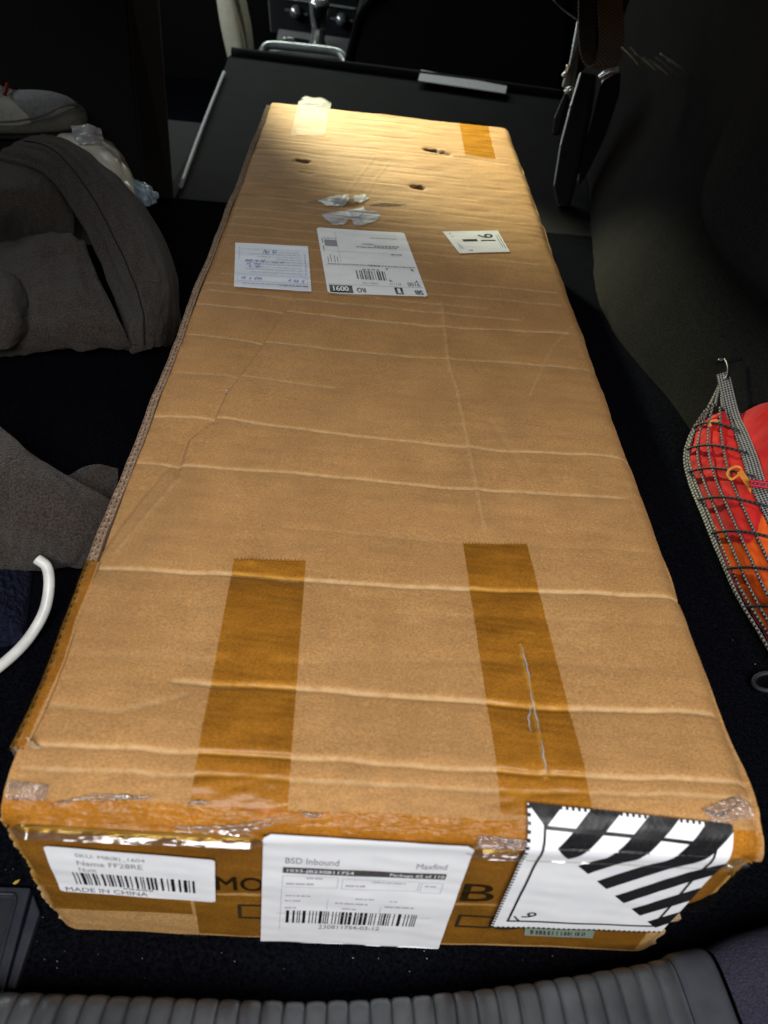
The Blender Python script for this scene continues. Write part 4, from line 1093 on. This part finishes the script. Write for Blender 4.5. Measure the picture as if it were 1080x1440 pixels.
# shoe: toe to the right
SH = empty('sneaker', tuple(U(50, 185, y=1.18))); tag(SH, 'grey sneaker with red laces lying on the fleece', 'shoe')
yS = 1.18
a0 = U(-60, 172, y=yS); a1 = U(122, 172, y=yS); ax = (a1-a0); LS = np.linalg.norm(ax); ax /= LS
upv = np.array([0, 0, 1.0])-ax*ax[2]; upv /= np.linalg.norm(upv); sd = np.cross(upv, ax)
kk = LS/182.0
def shoe_loft(name, secs, mat, parent=SH, n=28):
    """secs: t along, half width, z bottom, z top (photo px units), roundness"""
    secs = np.array(secs, float); D = catmull(secs, 36); V = []
    for (t, hw, zb, zt_) in D:
        for i in range(n):
            th = 2*math.pi*i/n; c, s_ = math.cos(th), math.sin(th)
            ex_ = np.sign(c)*abs(c)**.75; ez = np.sign(s_)*abs(s_)**.75
            V.append(a0+ax*t*kk+sd*hw*ex_*kk+upv*((zb+zt_)/2+(zt_-zb)/2*ez)*kk)
    F = [list(f) for f in grid_faces(36, n, True)]; F += [list(range(n))[::-1], list(range(35*n, 36*n))]
    return mesh(name, V, F, mat, parent, smooth=True)
shoe_loft('sole', [(0, 24, -17, -9), (40, 25, -17, -9), (90, 27, -17, -8), (140, 28, -16, -6), (170, 22, -13, -2), (182, 10, -8, 2)], SHOE_D)
shoe_loft('toe_rand', [(60, 25, -11, 4), (100, 28, -11, 6), (140, 29, -9, 14), (165, 26, -7, 22), (178, 18, -4, 18), (184, 6, 2, 10)], SHOE_S)
shoe_loft('toe_box', [(88, 20, -4, 40), (110, 24, 0, 40), (135, 24, 4, 38), (158, 19, 8, 32), (172, 10, 10, 24)], SHOE_G)
shoe_loft('upper', [(0, 20, -10, 60), (40, 22, -10, 56), (70, 24, -9, 46), (96, 26, -6, 36), (112, 24, 0, 26)], SHOE_L)
for t_, h_ in ((58, 52), (72, 47), (86, 42)):
    P_ = [a0+ax*t_*kk+sd*(q*18)*kk+upv*(h_+6-abs(q)*8)*kk for q in (-1, -.5, 0, .5, 1)]
    tube('lace', P_, 2.4*kk, REDLACE, SH, 8, 20)
tube('seam_piping', [a0+ax*t*kk+sd*-26*kk*q+upv*h*kk for t, h, q in ((70, 8, 1), (100, 10, 1.05), (135, 17, 1.0), (160, 26, .75), (174, 26, .35))], 1.3*kk, SHOE_S, SH, 8, 30)

# ------------------------------------------------------------------ seats and front of the cabin
LS_ = empty('left_rear_backrest', tuple(U(245, 283, z=0))); tag(LS_, 'upright black left rear backrest with a grey-brown side edge', 'backrest')
EDGE = noise_mat('backrest_side_vinyl', (.008, .0078, .007), (.013, .0125, .0115), 150, .8, .2, 500, .0005, spec=.1)
b0 = U(245, 281, y=1.20); b1 = U(203, 283, y=1.12)
t0 = U(221, -40, y=1.42); t1 = U(176, -40, y=1.30)
dep = np.array([-.05, .16, 0])
prism('side_edge', [b1, b0, t0, t1], [b1+dep, b0+dep, t0+dep, t1+dep], EDGE, LS_, .006)
bl = U(-120, 330, y=1.115); tl = U(-160, -40, y=1.29)
bk = np.array([0, .09, .0])
prism('carpeted_back', [bl, b1+[-.002, .004, 0], t1+[-.002, .004, 0], tl], [bl+bk, b1+bk, t1+bk, tl+bk], SEATCLOTH, LS_, .004)
boxm('cushion', (-.75, 1.19, -.25), (-.37, 1.7, -.02), SEATCLOTH, LS_, .02)

FS_ = empty('folded_backrest', (0, 1.7, 0)); tag(FS_, 'black backrest folded flat under the far end of the carton', 'backrest')
c_nl = U(246, 284, z=-.004); c_fl = U(321, 76, z=-.004); c_fr = U(800, 138, z=-.004); c_nr = np.array([.40, c_nl[1]-.04, -.004])
q = [c_nl, c_nr, c_fr, c_fl]
prism('panel', [p-[0, 0, .07] for p in q], q, LEATHER, FS_, .008)
tube('grey_edging', [U(254, 262, z=.004), U(285, 178, z=.004), U(315, 102, z=.004)], .0042, GREYPIPE, FS_, 10, 20)
tube('front_lip', [c_fl+[.01, 0, .006], (c_fl+c_fr)/2+[0, 0, .008], c_fr+[0, 0, .006]], .012, SEATCLOTH, FS_, 12, 30)

DS = empty('driver_seat', tuple(U(330, 80, y=2.35))); tag(DS, 'cream leather side bolster of the front left seat', 'seat')
def bolster(name, pts, yv, wpx, mat, parent, bul=.05):
    rows = []
    for (xa, xb, py) in pts:
        rows.append([(xa, py, yv+bul*.9), (xa+(xb-xa)*.2, py, yv+bul*.15), (xa+(xb-xa)*.55, py, yv-bul*.25), (xa+(xb-xa)*.85, py, yv), (xb, py, yv+bul*.8)])
    G = np.array([[U(px, py, y=v) for px, py, v in r] for r in rows]); B_ = sheet(G, 40, 24)
    Bk = B_+np.array([0, .06, 0]); n = 40*24; F1 = grid_faces(40, 24)
    return mesh(name, np.vstack([B_.reshape(-1, 3), Bk.reshape(-1, 3)]), np.vstack([F1, F1[:, ::-1]+n]), mat, parent, smooth=True)
bolster('bolster', [(302, 336, -20), (306, 343, 10), (312, 350, 45), (320, 354, 80), (326, 354, 100)], 2.42, 40, CREAM, DS)
tube('seam', [U(327, -10, y=2.388), U(335, 20, y=2.388), U(343, 50, y=2.388), U(348, 82, y=2.388)], .0035, noise_mat('cream_seam', (.25, .24, .17), (.32, .31, .22), 80, .7, .1), DS, 6, 20)
PSs = empty('passenger_seat', tuple(U(650, 130, y=2.30))); tag(PSs, 'black front passenger seat back seen from behind', 'seat')
pq = [U(480, 118, y=2.32), U(492, 60, y=2.38), U(512, -20, y=2.46), U(810, -20, y=2.50), U(806, 80, y=2.4), U(790, 160, y=2.32)]
prism('seat_back', pq, [p+np.array([.0, .14, .0]) for p in pq], SEATCLOTH, PSs, .03)
tube('side_piping', [U(484, 108, y=2.33), U(496, 60, y=2.385), U(508, 20, y=2.42), U(532, -10, y=2.44)], .012, LEATHER, PSs, 8, 24)
pp = [U(592, 98, z=.012), U(713, 121, z=.012), U(711, 131, z=.012), U(588, 113, z=.012)]
tag(prism('paper_strip', pp, [p-[0, 0, .002] for p in pp], PAPERSTRIP), 'pale grey paper strip at the far edge of the folded backrest', 'paper')

CN = empty('centre_console', tuple(U(430, 95, y=2.5))); tag(CN, 'centre console with metal-trimmed armrest and gear surround', 'console')
yA = 2.42
ar = [U(366, 82, y=yA), U(368, 70, y=yA+.03), U(380, 63, y=yA+.06), U(470, 71, y=yA+.06), U(484, 78, y=yA+.03), U(492, 96, y=yA)]
prism('armrest_front', ar+[U(480, 100, y=yA)], [p+np.array([0, .03, 0]) for p in ar+[U(480, 100, y=yA)]], BLACKP, CN, .004)
tube('armrest_trim', [U(367, 80, y=yA-.002), U(372, 68, y=yA+.02), U(384, 64, y=yA+.03), U(430, 68, y=yA+.03), U(470, 73, y=yA+.03), U(482, 80, y=yA+.02), U(490, 97, y=yA-.004)], .012, ALU, CN, 12, 60)
cp = [U(386, 70, y=2.70), U(392, 40, y=2.82), U(500, 55, y=2.82), U(494, 84, y=2.70)]
prism('gear_surround', cp, [p-np.array([0, -.01, .05]) for p in cp], noise_mat('console_grey', (.24, .25, .25), (.32, .33, .33), 60, .35, .1), CN, .004)
cp2 = [U(395, 62, y=2.715), U(399, 50, y=2.78), U(436, 56, y=2.78), U(434, 66, y=2.715)]
prism('switch_panel', cp2, [p-np.array([0, 0, .006]) for p in cp2], BLACKP, CN, .002)
for (px, py) in ((406, 56), (476, 73)):
    c = U(px, py, y=2.70); tube('switch', [c-[.016, 0, 0], c, c+[.016, 0, 0]], .008, CHROME, CN, 10, 8)
cp3 = [U(466, 84, y=2.68), U(470, 64, y=2.77), U(494, 68, y=2.77), U(492, 88, y=2.68)]
prism('cup_panel', cp3, [p-np.array([0, 0, .006]) for p in cp3], BLACKP, CN, .002)
tube('chrome_edge', [U(474, 97, y=2.56), U(486, 90, y=2.58), U(491, 80, y=2.62)], .012, CHROME, CN, 10, 16)

GS = empty('gear_selector', tuple(U(446, 70, y=2.74))); tag(GS, 'chrome and black gear selector standing on the centre console', 'gear lever')
tube('stem', [U(446, 74, y=2.735), U(447, 55, y=2.735), U(448, 38, y=2.735)], [.036, .024, .020], CHROME, GS, 16, 24)
tube('knob', [U(448, 40, y=2.73), U(448, 20, y=2.73), U(449, 4, y=2.73), U(449, -3, y=2.73)], [.021, .028, .034, .022], CHROME, GS, 18, 24)
tube('knob_inlay', [U(448, 38, y=2.712), U(448, 22, y=2.705), U(448.5, 8, y=2.702)], [.008, .017, .019], BLACKP, GS, 14, 16)
boxm('cabin_bulkhead', (-1.4, 3.03, -.3), (1.4, 3.1, .42), SEATCLOTH)['kind'] = 'structure'
boxm('cabin_side', (-1.25, 1.3, -.3), (-1.2, 3.1, .8), SEATCLOTH)['kind'] = 'structure'
DB = empty('dashboard', tuple(U(450, 40, y=2.95))); tag(DB, 'black dashboard control panel with two silver knobs', 'dashboard')
dp = [U(380, 46, y=2.92), U(374, -30, y=2.98), U(505, -14, y=2.98), U(503, 62, y=2.92)]
prism('panel', dp, [p+np.array([0, .05, 0]) for p in dp], BLACKP, DB, .004)
for (px, py) in ((416, 16), (480, 27)):
    c = U(px, py, y=2.93); tube('knob', [c+[0, .01, 0], c+[0, -.015, 0], c+[0, -.03, 0]], [.019, .019, .015], CHROME, DB, 20, 10)
tube('metal_trim', [U(396, -3, y=2.955), U(450, 5, y=2.955), U(503, 13, y=2.955)], .004, ALU, DB, 8, 20)
for (px, py) in ((404, 14), (429, 20), (468, 26), (493, 29)):
    c = U(px, py, y=2.925); boxm('button_mark', c-[.008, .002, .003], c+[.008, .002, .003], GREYPIPE, DB)

# ------------------------------------------------------------------ right: seat latch, webbing loop, thread and pale lines
SLt = empty('seat_latch', tuple(U(800, 260, z=0))); tag(SLt, 'shiny black and chrome seat side trim right of the folded backrest', 'seat latch')
def trim_piece(name, pts, yv, dy, mat, bev):
    q_ = [U(px, py, y=yv+dy*(290-py)/190) for px, py in pts]
    return prism(name, q_, [p+np.array([.012, .03, -.01]) for p in q_], mat, SLt, bev)
trim_piece('side_trim', [(815, 100), (838, 104), (832, 150), (816, 225), (800, 290), (783, 292), (777, 262), (786, 205), (800, 150)], 1.32, .25, BLACKP, .006)
trim_piece('rear_trim', [(846, 112), (872, 98), (870, 130), (852, 185), (826, 240), (812, 262), (812, 235), (830, 175)], 1.36, .22, BLACKP, .005)
trim_piece('front_trim', [(795, 128), (800, 140), (786, 188), (776, 190), (779, 165)], 1.5, .12, BLACKP, .003)
bp_ = [U(812, 28, y=1.78), U(815, 60, y=1.72), U(812, 98, y=1.66), U(804, 128, y=1.62), U(790, 122, y=1.62), U(800, 92, y=1.66)]
prism('latch_plate', bp_, [p+np.array([.004, .02, 0]) for p in bp_], ALU, SLt, .002)
for pts, r_ in (([(792, 108), (797, 101), (800, 92)], .005), ([(795, 131), (801, 126), (806, 126)], .006), ([(843, 110), (853, 103), (872, 98)], .006), ([(838, 180), (845, 188), (847, 192)], .007), ([(820, 183), (823, 188), (821, 192)], .005)):
    tube('chrome_catch', [U(a, b, y=1.50) for a, b in pts], r_*.95, CHROME, SLt, 10, 14)
WL = [U(826, -30, y=1.46), U(825, 30, y=1.45), U(827, 70, y=1.44), U(838, 92, y=1.43), U(852, 90, y=1.42), U(860, 60, y=1.44), U(858, 0, y=1.46), U(857, -30, y=1.46)]
WD = [CR*.6+_f*.5, CR*.7+_f*.5, CR*.8+_f*.5, CR+_f*.2, CR, CR, CR, CR]
WBm = empty('webbing_loop', tuple(U(845, 95, y=1.43))); tag(WBm, 'black woven webbing strap hanging in a loop at the top right', 'strap')
ribbon('strap', WL, WD, .045, .0025, WEB, WBm, 60)
tag(tube('loose_thread', [U(778, 0, y=1.8), U(792, 14, y=1.8), U(812, 28, y=1.78)], .0013, GREYPIPE, None, 6, 16), 'thin grey thread running to the latch plate', 'thread')
for k_, (xa, ya, xb, yb) in enumerate(((874, 66, 898, 92), (886, 66, 912, 95), (892, 74, 922, 99), (905, 80, 928, 100), (912, 84, 940, 106), (922, 80, 954, 108), (928, 75, 968, 104), (938, 84, 981, 114))):
    th_ = tube('thread', [U(xa, ya, y=1.36), U((xa+xb)/2, (ya+yb)/2-1.5, y=1.355), U(xb, yb, y=1.36)], .0013, LINT if k_ % 2 == 0 else GREYPIPE, WBm, 5, 12)  # thin pale and grey lines right of the loop

# ------------------------------------------------------------------ right: net pocket with the red bag
NP = empty('net_pocket', (.38, .4, 0)); tag(NP, 'black and grey elastic cargo net pocket hooked on the right lining', 'cargo net')
pairs = [((995, 575), .060, (1030, 583)), ((976, 605), .036, (1042, 610)), ((966, 640), .020, (1056, 646)), ((973, 676), .012, (1068, 684)), ((992, 724), .012, (1092, 735)),
         ((1014, 778), .012, (1120, 790)), ((1040, 836), .012, (1150, 850)), ((1078, 900), .012, (1185, 915)), ((1130, 985), .012, (1240, 1000))]
Gn = []
for (b_, zb_, t_) in pairs:
    p0 = U(*b_, z=zb_); p3 = U(*t_, z=.072)
    Gn.append([p0*(1-v)+p3*v+np.array([-.012, -.006, .012])*math.sin(math.pi*v) for v in (0, .25, .5, .75, 1)])
NET = sheet(np.array(Gn), 81, 41)
rows_v = [0, 9, 18, 27, 36]
for k_, j in enumerate(rows_v):
    if j == 0: continue
    tube('net_cord', NET[:, j]+.0012*rng.normal(0, 1, (1, 3)), .0013, NETM, NP, 7, 81)
hem = NET[:, 0]
for s_ in (0, .0032, -.003):
    tube('hem_cord', hem+np.array([s_*.6, 0, s_])+np.cumsum(rng.normal(0, .00035, hem.shape), 0)*.3, .0016, NETM, NP, 7, 81)
for i in range(9, 80, 9):
    tube('net_cord', NET[i, :]+np.array([-.0015, -.0008, .0015]), .0014, NETB, NP, 7, 41)
    for j in rows_v[1:]:   # knots
        c = NET[i, j]+np.array([-.0008, -.0004, .0008]); tube('knot', [c-[0, .0028, 0], c, c+[0, .0028, 0]], [.001, .0021, .001], NETM, NP, 8, 7)
hookp = U(1016, 532, z=.085)
for j in (0, 10, 20, 30): tube('net_cord', [NET[0, j], NET[0, j]*.5+hookp*.5+np.array([0, 0, -.004]), hookp], .0016, NETM, NP, 7, 24)
st = np.vstack([hookp[None]+np.array([[.0, .004, .004]]), NET[::10, 40]])
ribbon('elastic_strap', st, [CR*.9+CD*-.25]*len(st), .0145, .0022, STRAPM, NP, 80)
HK = [U(1012, 508, z=.090), U(1019, 506, z=.094), U(1024, 516, z=.094), U(1023, 530, z=.089), U(1017, 535, z=.085)]
tag(tube('wall_hook', [HK[0]+np.array([.03, .01, 0])]+HK, .0024, BLACKP, None, 10, 40), 'small black hook on the lining that holds the net', 'hook')
tag(tube('lint_thread', [U(976, 498, x=.44), U(981, 502, x=.438), U(987, 508, x=.44)], .0006, LINT, None, 5, 10), 'short pale thread stuck on the side lining left of the hook', 'thread')

RB = empty('red_bag', (.41, .42, 0)); tag(RB, 'red and orange nylon bag held behind the cargo net', 'bag')
nu, nv = 260, 180
A1, A2 = np.meshgrid(np.linspace(0, 1, nu), np.linspace(0, 1, nv), indexing='ij')
# skin: from the foot of the net up over the top to the lining
NS_ = sheet(np.array(Gn), nu, 41)
Bg = np.zeros((nu, nv, 3))
for i in range(nu):
    g = NS_[i]; top_ = g[-1]
    front = g+np.array([.003, .002, -.002])
    over = np.array([top_+np.array([.010, .004, .004]), top_+np.array([.030, .012, .020]), top_+np.array([.060, .022, .024]), top_+np.array([.085, .03, .0])])
    Bg[i] = catmull(np.vstack([front[::8], over]), nv)
endf = np.clip(np.minimum(A1/.10, 1), 0, 1); cen = Bg.mean(1, keepdims=True)+np.array([.01, 0, -.01])
Bg = cen+(Bg-cen)*np.sqrt(np.clip(1-(1-endf)**2, 0.02, 1))[..., None]
Bg += (np.array([-.6, -.3, .7])*.0045)*(snoise(A1*2.2, A2, 14, 4, 1.6))[..., None]
wr_ = .0028*np.abs(snoise(A1*1.5+A2*.4, A2*.8, 15, 3, 3.0)); Bg[..., 2] -= wr_
Fb = grid_faces(nu, nv); fc = Bg.reshape(-1, 3)[Fb].mean(1)
ai = (Fb[:, 0]//nv)/nu; vi = (Fb[:, 0] % nv)/nv
orange = (ai > .50+.10*np.sin(vi*7)) & (vi > .02) & (vi < .56)
def sub_mesh(name, F, mat, parent, off=0):
    used = np.unique(F); mp = np.full(nu*nv, -1); mp[used] = np.arange(len(used))
    return mesh(name, Bg.reshape(-1, 3)[used]+off, mp[F], mat, parent, smooth=True)
sub_mesh('bag_body', Fb[~orange], REDBAG, RB); sub_mesh('orange_panel', Fb[orange], ORANGEBAG, RB)
bb = [U(1022, 668, z=0.082), U(1026, 660, z=0.084), U(1036, 656, z=0.085), U(1042, 660, z=0.084), U(1038, 668, z=0.083), U(1028, 674, z=0.082)]
tube('pull_tab', bb+[bb[0]], .0014, TAB, RB, 8, 40)
tb = [U(1036, 664, z=0.085), U(1044, 660, z=0.085), U(1055, 676, z=0.083), U(1057, 684, z=0.082), U(1056, 694, z=0.080), U(1050, 684, z=0.082)]
prism('pull_tab', tb, [p-np.array([-.001, -.001, .002]) for p in tb], TAB, RB, .0006)
tube('pull_tab', [U(998, 600, z=0.064), U(1000, 594, z=0.068), U(1008, 592, z=0.070), U(1014, 600, z=0.066)], .0018, TAB, RB, 8, 24)
for k_ in (0, 1): tube('red_cord', [U(1054, 676+6*k_, z=0.090), U(1070, 678+6*k_, z=0.092), U(1095, 682+6*k_, z=0.094)], .0017, REDCORD, RB, 8, 16)

tie = U(1066, 962, z=.006)
TY = empty('lashing_ring', tuple(tie)); tag(TY, 'dark lashing ring on the trunk floor at the right edge', 'ring')
th = np.linspace(0, 2*np.pi, 33)
tube('ring', np.stack([tie[0]+.012*np.cos(th)+.008, tie[1]+.009*np.sin(th), tie[2]+.004+.004*np.cos(th)], 1), .0022, BLACKM, TY, 10, 33)
